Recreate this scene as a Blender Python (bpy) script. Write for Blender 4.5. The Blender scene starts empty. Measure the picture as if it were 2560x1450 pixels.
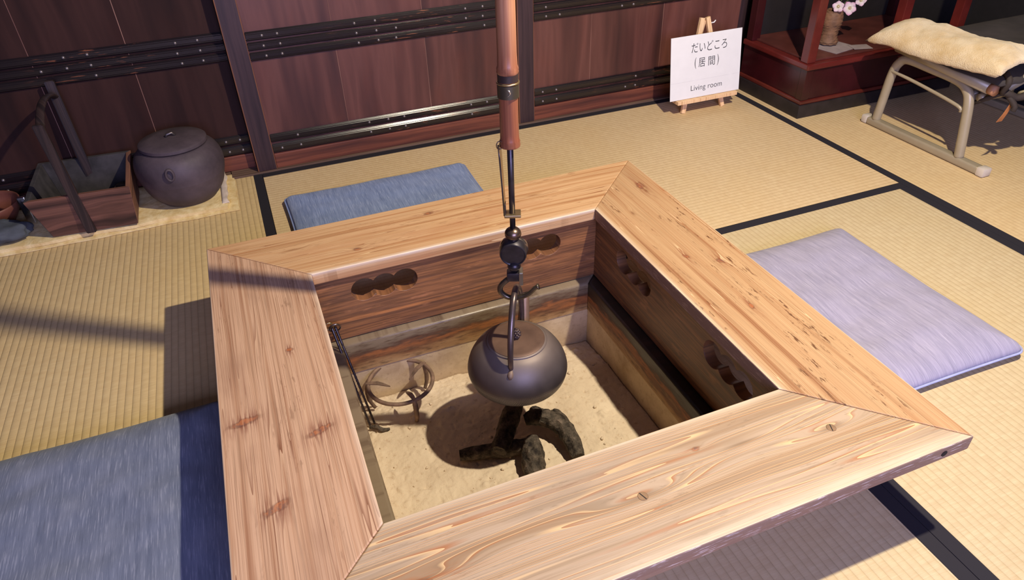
import bpy, bmesh, math, random
from mathutils import Vector, Matrix, noise
random.seed(7)
S = bpy.context.scene
COL = S.collection
PI = math.pi

# ------------------------------------------------------------------ camera, world, lights, exposure
cam_d = bpy.data.cameras.new('camera'); cam = bpy.data.objects.new('camera', cam_d); COL.objects.link(cam)
S.camera = cam
R_ = Vector((0.92915518, -0.36848808, -0.02978557))
D_ = Vector((-0.23865182, -0.53633004, -0.80956494))
F_ = Vector((0.28234013, 0.75931984, -0.58627419))
m = Matrix((R_, -D_, -F_)).transposed().to_4x4()
m.translation = Vector((0.02370189, -2.28928283, 1.03049576))
cam.matrix_world = m
cam_d.sensor_width = 36.0; cam_d.lens = 36.0 * 1746.6 / 2560.0
cam_d.clip_start = 0.02

W = bpy.data.worlds.new('room_daylight'); S.world = W; W.use_nodes = True
W.node_tree.nodes['Background'].inputs[0].default_value = (0.50, 0.51, 0.86, 1)
W.node_tree.nodes['Background'].inputs[1].default_value = 0.09

def light(name, kind, loc, power, col, size=None, target=None, sy=None):
    d = bpy.data.lights.new(name, kind); d.energy = power; d.color = col
    o = bpy.data.objects.new(name, d); COL.objects.link(o); o.location = loc
    if kind == 'AREA':
        d.shape = 'RECTANGLE'; d.size = size; d.size_y = sy or size
    elif size: d.shadow_soft_size = size
    if target is not None:
        o.rotation_euler = (Vector(target) - Vector(loc)).to_track_quat('-Z', 'Y').to_euler()
    return o
light('ceiling_lamp', 'POINT', (1.06, -1.69, 1.80), 202, (1.0, 0.88, 0.68), 0.022)
light('window_daylight', 'AREA', (0.2, -4.2, 1.3), 105, (0.50, 0.51, 1.0), 1.8, (0.4, -1.4, 0.2), 1.2)

S.view_settings.view_transform = 'Standard'; S.view_settings.look = 'None'
S.view_settings.gamma = 1.0; S.view_settings.use_curve_mapping = False
S.view_settings.exposure = 0.0

# ------------------------------------------------------------------ node helpers
class N:
    def __init__(s, name):
        s.m = bpy.data.materials.new(name); s.m.use_nodes = True
        s.t = s.m.node_tree; s.n = s.t.nodes; s.b = s.n['Principled BSDF']
    def add(s, k): return s.n.new(k)
    def link(s, a, b): s.t.links.new(a, b)
    def put(s, sock, v):
        if isinstance(v, bpy.types.NodeSocket): s.link(v, sock)
        elif v is not None:
            if hasattr(sock.default_value, '__len__') and not hasattr(v, '__len__'): sock.default_value = (v,) * len(sock.default_value)
            else:
                if hasattr(v, '__len__') and len(sock.default_value) == 4 and len(v) == 3: v = tuple(v) + (1,)
                sock.default_value = v
    def math(s, op, a, b=None, c=None, clamp=False):
        n = s.add('ShaderNodeMath'); n.operation = op; n.use_clamp = clamp
        s.put(n.inputs[0], a); s.put(n.inputs[1], b)
        if c is not None: s.put(n.inputs[2], c)
        return n.outputs[0]
    def coord(s):
        if not hasattr(s, 'tc'):
            s.tc = s.add('ShaderNodeTexCoord'); x = s.add('ShaderNodeSeparateXYZ'); s.link(s.tc.outputs['Object'], x.inputs[0])
            s.xyz = x.outputs
        return s.tc.outputs['Object']
    def comb(s, x, y, z):
        n = s.add('ShaderNodeCombineXYZ')
        for i, v in enumerate((x, y, z)): s.put(n.inputs[i], v)
        return n.outputs[0]
    def noise(s, vec, scale, detail=3, rough=0.5, dist=0.0):
        n = s.add('ShaderNodeTexNoise'); s.put(n.inputs['Vector'], vec); n.inputs['Scale'].default_value = scale
        n.inputs['Detail'].default_value = detail; n.inputs['Roughness'].default_value = rough
        n.inputs['Distortion'].default_value = dist
        return n.outputs['Fac']
    def ramp(s, f, stops):
        n = s.add('ShaderNodeValToRGB'); e = n.color_ramp.elements
        while len(e) < len(stops): e.new(0.5)
        for i, (p, c) in enumerate(stops):
            e[i].position = p
            if not hasattr(c, '__len__'): c = (c, c, c)
            e[i].color = tuple(c) + (1,)
        s.put(n.inputs[0], f); return n.outputs[0]
    def mix(s, f, a, b, mode='MIX'):
        n = s.add('ShaderNodeMix'); n.data_type = 'RGBA'; n.blend_type = mode
        s.put(n.inputs[0], f); s.put(n.inputs[6], a); s.put(n.inputs[7], b); return n.outputs[2]
    def bump(s, h, strength=0.3, dist=0.01, prev=None):
        n = s.add('ShaderNodeBump'); n.inputs['Strength'].default_value = strength; n.inputs['Distance'].default_value = dist
        s.put(n.inputs['Height'], h)
        if prev is not None: s.link(prev, n.inputs['Normal'])
        s.link(n.outputs[0], s.b.inputs['Normal']); return n.outputs[0]
    def out(s, col=None, rough=None, metal=None, spec=None, coat=None, sheen=None):
        if col is not None: s.put(s.b.inputs['Base Color'], col)
        if rough is not None: s.put(s.b.inputs['Roughness'], rough)
        if metal is not None: s.put(s.b.inputs['Metallic'], metal)
        if spec is not None: s.put(s.b.inputs['Specular IOR Level'], spec)
        if coat is not None: s.put(s.b.inputs['Coat Weight'], coat)
        if sheen is not None: s.put(s.b.inputs['Sheen Weight'], sheen)
        return s.m

def srgb(r, g, b):
    f = lambda c: (c/255/12.92) if c/255 <= 0.04045 else ((c/255+0.055)/1.055)**2.4
    return (f(r), f(g), f(b))

def plain(name, col, rough=0.6, metal=0.0, var=0.15, scale=30, bump=0.0, **k):
    q = N(name); c = q.coord(); f = q.noise(c, scale, 4)
    lo = tuple(v*(1-var) for v in col); hi = tuple(min(1, v*(1+var)) for v in col)
    if bump: q.bump(q.noise(c, scale*4, 3), bump, 0.002)
    return q.out(q.ramp(f, [(0.3, lo), (0.7, hi)]), rough, metal, **k)

def wood(name, axis, pale, mid, dark, freq=60, knots=(), rough=0.55, wear=(), seed=0.0, stain=0.3, stainc=None,
         line=0.5, fleck=0.0, wpale=None, bump=0.25, spec=0.35, wob=0.012, across=None, torn=(), tornc=None, rings=None, faces=(), ztop=None):
    """procedural plank: u runs along the grain, v across it; rings bend round every knot"""
    q = N(name); q.coord(); x, y, z = q.xyz[0], q.xyz[1], q.xyz[2]
    u, v, w = {'x': (x, y, z), 'y': (y, x, z), 'z': (z, x, y)}[axis]
    if across == 'z': v, w = w, v
    warp = q.noise(q.comb(q.math('MULTIPLY', u, 1.6), q.math('MULTIPLY', v, 5), seed), 1.0, 3)
    c = q.math('MULTIPLY_ADD', q.math('SUBTRACT', warp, 0.5), wob*4, v)
    c = q.math('MULTIPLY_ADD', w, 0.6, c)
    kmask = None
    for (ku, kv, ka, kb, ks) in knots:
        du = q.math('DIVIDE', q.math('SUBTRACT', u, ku), ka); dv = q.math('DIVIDE', q.math('SUBTRACT', v, kv), kb)
        d2 = q.math('ADD', q.math('MULTIPLY', du, du), q.math('MULTIPLY', dv, dv))
        g = q.math('POWER', 2.718, q.math('MULTIPLY', d2, -1.0))
        c = q.math('MULTIPLY_ADD', g, ks, c)
        g2 = q.math('POWER', 2.718, q.math('MULTIPLY', d2, -9.0))
        kmask = g2 if kmask is None else q.math('MAXIMUM', kmask, g2)
    cv = q.comb(q.math('MULTIPLY', u, 1.2), q.math('MULTIPLY', c, freq), seed)
    n1 = q.noise(cv, 1.0, 2.5, 0.55)
    cv2 = q.comb(q.math('MULTIPLY', u, 5), q.math('MULTIPLY', c, freq*4.5), seed+3)
    n2 = q.noise(cv2, 1.0, 3, 0.6)
    col = q.ramp(n1, [(0.30, dark), (0.43, mid), (0.56, pale), (0.72, mid)])
    lines = q.ramp(n2, [(0.36, 0.0), (0.50, 1.0)])
    col = q.mix(line, col, q.mix(lines, tuple(a*0.62 for a in mid), col))
    if rings:        # hard summer-wood lines: thin dark side, thin bright side
        K, rd, rb, wd, st = rings
        ns_ = q.noise(q.comb(q.math('MULTIPLY', u, 0.55), q.math('MULTIPLY', c, freq*0.42), seed+1.5), 1.0, 0.6, 0.4)
        fr = q.math('FRACT', q.math('MULTIPLY', ns_, K))
        pat = q.noise(q.comb(q.math('MULTIPLY', u, 6), q.math('MULTIPLY', v, 30), seed+8), 1.0, 3, 0.6)
        pat = q.ramp(pat, [(0.30, 0.25), (0.62, 1.0)])
        col = q.mix(q.math('MULTIPLY', q.math('MULTIPLY', q.ramp(fr, [(0.0, 1.0), (wd, 0.0)]), st), pat), col, rd)
        col = q.mix(q.math('MULTIPLY', q.ramp(fr, [(1-wd*0.9, 0.0), (0.985, 1.0)]), st), col, rb)
    big = q.noise(q.comb(q.math('MULTIPLY', u, 3), q.math('MULTIPLY', v, 9), seed+9), 1.0, 4, 0.6)
    sc = stainc or dark
    col = q.mix(q.math('MULTIPLY', q.ramp(big, [(0.52, 0.0), (0.72, 1.0)]), stain), col, sc)
    if fleck:
        fl = q.noise(q.comb(q.math('MULTIPLY', u, 34), q.math('MULTIPLY', v, 190), seed+5), 1.0, 4, 0.65)
        zone = q.noise(q.comb(q.math('MULTIPLY', u, 7), q.math('MULTIPLY', v, 22), seed+6), 1.0, 2)
        fm = q.math('MULTIPLY', q.ramp(fl, [(0.57, 0.0), (0.64, 1.0)]), q.ramp(zone, [(0.48, 0.0), (0.58, 1.0)]))
        col = q.mix(q.math('MULTIPLY', fm, fleck), col, tuple(a*0.5 for a in dark))
    if kmask is not None:
        col = q.mix(q.math('MULTIPLY', kmask, 0.8), col, tuple(a*0.72 for a in dark))
    for (ku, kv, ka, kb, tilt) in torn:      # knot cut along its length, grain torn round it
        uu = q.math('MULTIPLY_ADD', q.math('SUBTRACT', v, kv), -tilt, q.math('SUBTRACT', u, ku))
        du = q.math('DIVIDE', uu, ka); dv = q.math('DIVIDE', q.math('SUBTRACT', v, kv), kb)
        jn = q.noise(q.comb(q.math('MULTIPLY', u, 60), q.math('MULTIPLY', v, 90), seed), 1.0, 3, 0.6)
        du = q.math('MULTIPLY_ADD', q.math('SUBTRACT', jn, 0.5), 1.5, du)
        d2 = q.math('ADD', q.math('MULTIPLY', du, du), q.math('MULTIPLY', dv, dv))
        core = q.math('POWER', 2.718, q.math('MULTIPLY', d2, -2.2))
        halo = q.math('POWER', 2.718, q.math('MULTIPLY', q.math('ADD', q.math('MULTIPLY', q.math('MULTIPLY', du, du), 0.13), q.math('MULTIPLY', dv, dv)), -1.3))
        hatch = q.noise(q.comb(q.math('MULTIPLY', v, 330), q.math('MULTIPLY', u, 16), seed), 1.0, 2, 0.5, 0.4)
        halo = q.math('MULTIPLY', halo, q.ramp(hatch, [(0.46, 0.0), (0.56, 1.0)]))
        tcol = tornc or srgb(124, 66, 44)
        col = q.mix(q.math('MULTIPLY', halo, 0.8), col, tcol)
        edge = q.math('MULTIPLY', q.math('SUBTRACT', core, 0.35), 4.0, clamp=True)
        ring = q.math('MULTIPLY', q.math('SUBTRACT', 1.0, q.math('ABSOLUTE', q.math('MULTIPLY_ADD', core, 4.0, -1.6))), 1.0, clamp=True)
        col = q.mix(q.math('MULTIPLY', edge, 0.7), col, q.mix(q.ramp(jn, [(0.45, 0.0), (0.6, 1.0)]), srgb(170, 102, 62), srgb(104, 74, 66))); col = q.mix(q.math('MULTIPLY', ring, 0.4), col, tuple(a*0.5 for a in tcol))
    for (wv, wr) in wear:      # rubbed pale edge
        dd = q.math('ABSOLUTE', q.math('SUBTRACT', v, wv))
        ns = q.noise(q.comb(q.math('MULTIPLY', u, 9), q.math('MULTIPLY', v, 60), seed+2), 1.0, 4)
        k = q.math('SUBTRACT', 1.0, q.math('DIVIDE', dd, wr), clamp=True)
        k = q.math('MULTIPLY', k, q.math('MULTIPLY_ADD', ns, 1.3, 0.1), clamp=True)
        if ztop is not None: k = q.math('MULTIPLY', k, q.math('DIVIDE', q.math('SUBTRACT', w, ztop-0.009), 0.007, clamp=True))
        col = q.mix(k, col, wpale or tuple(min(1, a*1.35) for a in pale))
    for (fv, fc, chip) in faces:      # shade of a side face put into its colour, with pale chips
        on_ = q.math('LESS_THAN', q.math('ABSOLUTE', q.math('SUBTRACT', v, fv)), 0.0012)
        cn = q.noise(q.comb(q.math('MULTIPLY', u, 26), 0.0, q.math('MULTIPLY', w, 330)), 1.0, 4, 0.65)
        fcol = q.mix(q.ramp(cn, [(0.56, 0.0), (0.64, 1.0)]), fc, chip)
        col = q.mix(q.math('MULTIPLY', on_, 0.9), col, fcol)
    q.bump(q.math('MULTIPLY_ADD', n2, 0.7, n1), bump, 0.0015)
    return q.out(col, rough, 0, spec)

# ------------------------------------------------------------------ mesh helpers
def tag(o, label=None, cat=None, group=None, kind=None):
    if label: o['label'] = label
    if cat: o['category'] = cat
    if group: o['group'] = group
    if kind: o['kind'] = kind
    return o
def thing(name, label, cat, loc, group=None):
    o = bpy.data.objects.new(name, None); COL.objects.link(o); o.location = loc; o.empty_display_size = 0.05
    return tag(o, label, cat, group)
def root_loc(o):
    v = Vector((0, 0, 0))
    while o is not None: v += o.location; o = o.parent
    return v
RESIZE = None
def put(name, bm, mat, parent=None, origin=None, smooth=False, label=None, auto=None):
    """bm holds world coordinates; the object origin goes to origin (default the parent's)"""
    if RESIZE is not None: xf(bm, RESIZE)
    base = root_loc(parent); org = Vector(origin) if origin is not None else base
    bmesh.ops.translate(bm, verts=bm.verts, vec=-org)
    bmesh.ops.recalc_face_normals(bm, faces=bm.faces)
    me = bpy.data.meshes.new(name); bm.to_mesh(me); bm.free()
    if smooth:
        me.polygons.foreach_set('use_smooth', [True]*len(me.polygons))
        if auto: me.set_sharp_from_angle(angle=auto)
    me.materials.append(mat)
    o = bpy.data.objects.new(name, me); COL.objects.link(o)
    if parent is not None: o.parent = parent
    o.location = org - base
    if label: o['label'] = label
    return o
def box(bm, x0, x1, y0, y1, z0, z1, bev=0.0, seg=2, M=None):
    g = bmesh.ops.create_cube(bm, size=1.0)['verts']
    for v in g: v.co = Vector(((x0+x1)/2 + v.co.x*(x1-x0), (y0+y1)/2 + v.co.y*(y1-y0), (z0+z1)/2 + v.co.z*(z1-z0)))
    if bev:
        es = {e for v in g for e in v.link_edges}
        r = bmesh.ops.bevel(bm, geom=list(es), offset=bev, segments=seg, profile=0.6, affect='EDGES')
        g = list({v for v in r['verts']} | {v for v in g if v.is_valid})
    if M is not None:
        for v in g: v.co = M @ v.co
    return g
def B(*a, **k):
    bm = bmesh.new(); box(bm, *a, **k); return bm
def prism(bm, pts, z0, z1, bev=0.0):
    a = [bm.verts.new((p[0], p[1], z0)) for p in pts]; b = [bm.verts.new((p[0], p[1], z1)) for p in pts]
    n = len(pts); bm.faces.new(a[::-1]); bm.faces.new(b)
    for i in range(n): bm.faces.new((a[i], a[(i+1) % n], b[(i+1) % n], b[i]))
    if bev: bmesh.ops.bevel(bm, geom=list({e for v in a+b for e in v.link_edges}), offset=bev, segments=3, profile=0.6, affect='EDGES')
def smoothpath(pts, n=8, closed=False):
    P = [Vector(p) for p in pts]; out = []
    N_ = len(P); rng = range(N_ if closed else N_-1)
    for i in rng:
        g = lambda k: P[k % N_] if closed else P[max(0, min(N_-1, k))]
        a, b, c, d = g(i-1), g(i), g(i+1), g(i+2)
        for j in range(n):
            t = j/n
            out.append(0.5*((2*b) + (c-a)*t + (2*a-5*b+4*c-d)*t*t + (3*b-a-3*c+d)*t**3))
    if not closed: out.append(P[-1])
    return out
def tube(bm, pts, r, seg=12, closed=False, flat=None, cap=True, jit=0.0, sd=0.0):
    P = [Vector(p) for p in pts]; n = len(P)
    rr = r if hasattr(r, '__len__') else [r]*n
    rings = []; up = None
    for i in range(n):
        a = P[(i-1) % n] if (closed or i > 0) else P[i]; b = P[(i+1) % n] if (closed or i < n-1) else P[i]
        t = (b-a).normalized()
        if up is None:
            up = Vector((0, 0, 1)) if abs(t.z) < 0.9 else Vector((0, 1, 0))
            if flat is not None: up = Vector(flat[2])
        up = (up - t*up.dot(t)).normalized(); s = t.cross(up)
        ring = []
        for k in range(seg):
            an = 2*PI*k/seg
            ca, sa = math.cos(an), math.sin(an)
            if flat is not None: off = s*ca*flat[0] + up*sa*flat[1]
            else: off = (s*ca + up*sa)*rr[i]
            if jit:
                off *= 1 + jit*(noise.noise(Vector((ca*2+sd, sa*2, i*0.35+sd))) + 0.5*noise.noise(Vector((ca*6+sd, sa*6, i*0.9))))
            ring.append(bm.verts.new(P[i]+off))
        rings.append(ring)
    m_ = n if closed else n-1
    for i in range(m_):
        A, Bq = rings[i], rings[(i+1) % n]
        for k in range(seg): bm.faces.new((A[k], A[(k+1) % seg], Bq[(k+1) % seg], Bq[k]))
    if cap and not closed: bm.faces.new(rings[0][::-1]); bm.faces.new(rings[-1])
def T(pts, r, **k):
    bm = bmesh.new(); tube(bm, pts, r, **k); return bm
def lathe(bm, prof, c, seg=48, M=None):
    rings = []; new = []
    for (r, z) in prof:
        if r < 1e-6:
            v = bm.verts.new((0, 0, z)); rings.append([v]); new.append(v)
        else:
            R = [bm.verts.new((r*math.cos(2*PI*k/seg), r*math.sin(2*PI*k/seg), z)) for k in range(seg)]
            rings.append(R); new += R
    for A, Bq in zip(rings, rings[1:]):
        if len(A) == 1 and len(Bq) == 1: continue
        for k in range(seg):
            j = (k+1) % seg
            if len(A) == 1: bm.faces.new((A[0], Bq[k], Bq[j]))
            elif len(Bq) == 1: bm.faces.new((A[k], A[j], Bq[0]))
            else: bm.faces.new((A[k], A[j], Bq[j], Bq[k]))
    M = M or Matrix.Identity(4)
    for v in new: v.co = M @ v.co + Vector(c)
def L(prof, c, seg=48, M=None):
    bm = bmesh.new(); lathe(bm, prof, c, seg, M); return bm
def smoothprof(p, n=6):
    return [(max(0, q.x), q.z) for q in smoothpath([(a, 0, b) for a, b in p], n)]
def curve_mesh(polys, half, bev=0.001):
    cu = bpy.data.curves.new('tmp', 'CURVE'); cu.dimensions = '2D'; cu.fill_mode = 'BOTH'; cu.extrude = half-bev; cu.bevel_depth = bev
    for P in polys:
        s = cu.splines.new('POLY'); s.points.add(len(P)-1)
        for i, p in enumerate(P): s.points[i].co = (p[0], p[1], 0, 1)
        s.use_cyclic_u = True
    return from_tmp(cu)
def from_tmp(cu):
    o = bpy.data.objects.new('tmp', cu); COL.objects.link(o)
    dg = bpy.context.evaluated_depsgraph_get(); me = bpy.data.meshes.new_from_object(o.evaluated_get(dg))
    bm = bmesh.new(); bm.from_mesh(me); bpy.data.objects.remove(o); bpy.data.meshes.remove(me)
    return bm
def xf(bm, M): bmesh.ops.transform(bm, matrix=M, verts=bm.verts); return bm
def text_bm(s, u0, u1, v0, v1, depth=0.0003, embolden=0.0):
    cu = bpy.data.curves.new('tmp', 'FONT'); cu.body = s; cu.extrude = depth; cu.size = 1.0; cu.offset = embolden
    bm = from_tmp(cu)
    xs = [v.co.x for v in bm.verts]; ys = [v.co.y for v in bm.verts]
    if not xs: return bm
    a, b, c, d = min(xs), max(xs), min(ys), max(ys)
    for v in bm.verts:
        v.co.x = u0 + (v.co.x-a)/(b-a)*(u1-u0); v.co.y = v0 + (v.co.y-c)/(d-c)*(v1-v0)
    return bm

# ------------------------------------------------------------------ dimensions found from the photograph (metres)
X0, X1, Y0, Y1, ZT, TH = -0.1504, 0.933, -1.857, -0.7834, 0.199, 0.029
IX0, IX1, IY0, IY1 = 0.0545, 0.7281, -1.6545, -0.9859
MD, X3, ML = 0.946, 0.9037, 1.82
PX, PY = 0.387, -1.33            # the pot hook and kettle are first drawn about this axis
KS = 1.0674                      # their true size, and the axis they really hang on
HANG = Matrix.Translation((0.4105, -1.265, -0.0695)) @ Matrix.Scale(KS, 4) @ Matrix.Translation((-PX, -PY, 0))
def hang(x, y, z): return HANG @ Vector((x, y, z))

# ------------------------------------------------------------------ setting
def tatami(name, axis, tint=(1, 1, 1), seed=0.0, deep=0.4, groove=0.3):
    q = N(name); q.coord(); x, y, z = q.xyz
    u, v = (x, y) if axis == 'x' else (y, x)
    wob = q.noise(q.comb(q.math('MULTIPLY', u, 5), q.math('MULTIPLY', v, 40), seed), 1.0, 2)
    ph = q.math('DIVIDE', q.math('MULTIPLY_ADD', wob, 0.002, v), 0.0153)
    fr = q.math('FRACT', ph)
    rib = q.math('POWER', q.math('SINE', q.math('MULTIPLY', fr, PI)), 0.38)
    rush = q.noise(q.comb(q.math('MULTIPLY', u, 420), q.math('MULTIPLY', v, 30), seed), 1.0, 3, 0.6)
    blot = q.noise(q.comb(q.math('MULTIPLY', u, 5), q.math('MULTIPLY', v, 3), seed+4), 1.0, 4, 0.6)
    strip = q.noise(q.comb(q.math('MULTIPLY', q.math('FLOOR', q.math('MULTIPLY', ph, 1.0)), 3.7), q.math('MULTIPLY', u, 60), seed), 1.0, 2)
    a = tuple(c*t for c, t in zip((0.60, 0.44, 0.25), tint)); b = tuple(c*t for c, t in zip((0.70, 0.57, 0.35), tint))
    col = q.ramp(rush, [(0.25, a), (0.75, b)])
    col = q.mix(0.22, col, q.ramp(strip, [(0.35, tuple(c*0.85 for c in a)), (0.65, tuple(min(1, c*1.05) for c in b))]))
    col = q.mix(q.math('MULTIPLY', q.ramp(blot, [(0.45, 0.0), (0.8, 1.0)]), 0.35), col, (0.62*tint[0], 0.44*tint[1], 0.20*tint[2]))
    col = q.mix(q.math('MULTIPLY', q.math('SUBTRACT', 1.0, rib), groove), col, (0.40, 0.28, 0.13))
    n = q.bump(rib, deep, 0.0022); q.bump(rush, 0.2, 0.0005, n)
    return q.out(col, 0.62, 0, 0.30)
TX, TY = tatami('rush_matting_lengthwise', 'x', (1.0, 0.96, 0.92)), tatami('rush_matting', 'y', (0.86, 0.88, 0.88), 5.0, 0.55, 0.36)
TY2 = tatami('rush_matting_aged', 'y', (1.0, 0.95, 0.80), 9.0, 0.7, 0.42)
TY3 = tatami('rush_matting_smooth', 'y', (1.0, 0.95, 0.86), 15.0, 0.35, 0.26)
HERI = N('black_hemp_border'); HERI.coord()
HERI.bump(HERI.noise(HERI.tc.outputs['Object'], 900, 2), 0.3, 0.0005)
HERI = HERI.out((0.022, 0.020, 0.026), 0.8, 0, 0.2)
plank_dark = plain('dark_floor_boards', (0.03, 0.02, 0.015), 0.6)
bm = bmesh.new()
for r_ in ((-2.6, 0.015, -4.2, 0.3), (0.765, 3.4, -4.2, 0.3), (0.015, 0.765, -0.945, 0.3), (0.015, 0.765, -4.2, -1.695)):
    box(bm, r_[0], r_[1], r_[2], r_[3], -0.10, -0.055)
tag(put('floor', bm, plank_dark), kind='structure')

def mat_thing(label, x0, x1, y0, y1, mat, sides, hole=None):
    t = thing('tatami_mat', label, 'tatami mat', ((x0+x1)/2, (y0+y1)/2, -0.055), 'tatami mats covering the floor')
    g = 0.0007; bm = bmesh.new()
    if hole:
        hx0, hx1, hy0, hy1 = hole
        for r in ((x0+g, hx0, y0+g, y1-g), (hx1, x1-g, y0+g, y1-g), (hx0, hx1, y0+g, hy0), (hx0, hx1, hy1, y1-g)):
            box(bm, r[0], r[1], r[2], r[3], -0.0545, 0.0)
    else: box(bm, x0+g, x1-g, y0+g, y1-g, -0.0545, 0.0, 0.0012)
    put('mat_surface', bm, mat, t, origin=(x0, y0, 0))
    hw = 0.0285
    for s in sides:
        r = {'w': (x0+g, x0+hw, y0+g, y1-g), 'e': (x1-hw, x1-g, y0+g, y1-g), 's': (x0+g, x1-g, y0+g, y0+hw), 'n': (x0+g, x1-g, y1-hw, y1-g)}[s]
        put('cloth_border', B(r[0]-0.0003, r[1], r[2]-0.0003, r[3]+0.0003, -0.012, 0.0012, 0.0008), HERI, t)
    return t
mat_thing('tatami mat lying along the dark sliding doors, under the back cushion', 0, ML, -MD, 0, TX, 'sn')
mat_thing('tatami mat at the back left, under the iron pot and charcoal box', -0.91, 0, -ML, 0, TY2, 'we')
mat_thing('tatami mat under the near left blue cushion', -0.91, 0, -2*ML, -ML, TY2, 'we')
mat_thing('tatami mat under the wooden hearth frame, ribs running towards the viewer', 0, X3, -MD-ML, -MD, TY, 'we', (0.02, 0.76, -1.69, -0.95))
mat_thing('tatami mat under the lavender cushion right of the hearth', X3, ML, -MD-ML, -MD, TY, 'we')
mat_thing('tatami mat at the back right, under the tubular chair and red cabinet', ML, ML+0.91, -ML, 0, TY3, 'we')
mat_thing('tatami mat at the right edge, in front of the chair mat', ML, ML+0.91, -2*ML, -ML, TY3, 'we')

# dark wall of sliding doors
def doorwood(name, seed, tone=1.0, rough=0.42, spec=0.45):
    return wood(name, 'z', tuple(c*tone for c in srgb(104, 64, 56)), tuple(c*tone for c in srgb(86, 51, 45)), tuple(c*tone for c in srgb(68, 40, 37)),
                freq=13, rough=rough, seed=seed, stain=0.4, stainc=tuple(c*tone for c in srgb(104, 54, 42)), line=0.22, bump=0.10, wob=0.02, spec=spec)
DW = [doorwood('door_board_%s' % n, s, t) for n, s, t in (('a', 1.3, 0.78), ('b', 4.1, 1.05), ('c', 7.7, 0.85), ('d', 11.2, 0.92))]
DWL = [doorwood('left_door_board_%s' % n, s, t, 0.7, 0.2) for n, s, t in (('a', 2.3, 0.26), ('b', 5.1, 0.32), ('c', 8.7, 0.28), ('d', 12.2, 0.3))]  # left door's boards, darker and rougher than the other doors'
STILE = wood('door_stile', 'z', srgb(64, 46, 48), srgb(50, 36, 40), srgb(36, 26, 31), freq=30, rough=0.45, seed=3, wpale=srgb(150, 96, 62), wear=((-0.0095, 0.004), (0.052, 0.003)), bump=0.15)
def battenmat():
    q = N('lacquered_batten'); c = q.coord()
    f = q.noise(q.comb(q.math('MULTIPLY', q.xyz[0], 14), q.math('MULTIPLY', q.xyz[1], 160), q.math('MULTIPLY', q.xyz[2], 160)), 1, 4, 0.6)
    zone = q.noise(q.comb(q.math('MULTIPLY', q.xyz[0], 2.5), 0.0, 0.0), 1.0, 1)
    k = q.math('MULTIPLY', q.ramp(f, [(0.60, 0.0), (0.66, 1.0)]), q.ramp(zone, [(0.5, 0.0), (0.6, 1.0)]))
    col = q.mix(q.math('MULTIPLY', k, 0.8), srgb(27, 20, 22), srgb(140, 84, 60))
    q.bump(f, 0.15, 0.001)
    return q.out(col, 0.24, 0, 0.6)
BAT = battenmat()
RAIL = wood('door_bottom_rail', 'x', srgb(124, 70, 52), srgb(98, 54, 43), srgb(66, 36, 33), freq=40, rough=0.5, seed=6, stain=0.4, across='z', bump=0.15)
RIV = plain('dull_iron_rivet', (0.22, 0.19, 0.19), 0.38, 0.7, 0.2)
WALLM = plain('dark_wall_plaster', (0.012, 0.009, 0.009), 0.9)
tag(put('wall_back', B(-2.6, 3.4, 0.13, 0.22, -0.05, 2.6), WALLM), kind='structure')
tag(put('wall_right', B(3.3, 3.4, -4.2, 0.13, -0.05, 2.6), WALLM), kind='structure')
tag(put('wall_left', B(-2.6, -2.5, -4.2, 0.13, -0.05, 2.6), WALLM), kind='structure')
TRM = wood('weathered_sill', 'x', srgb(122, 98, 82), srgb(96, 74, 62), srgb(62, 46, 42), freq=70, rough=0.7, seed=2)
tag(put('trim_1', B(-0.095, 1.868, 0.0005, 0.128, -0.05, 0.006, 0.002), TRM), kind='structure')
tag(put('trim_2', B(-2.5, -0.097, 0.03, 0.128, -0.05, 0.004, 0.002), TRM), kind='structure')

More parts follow.
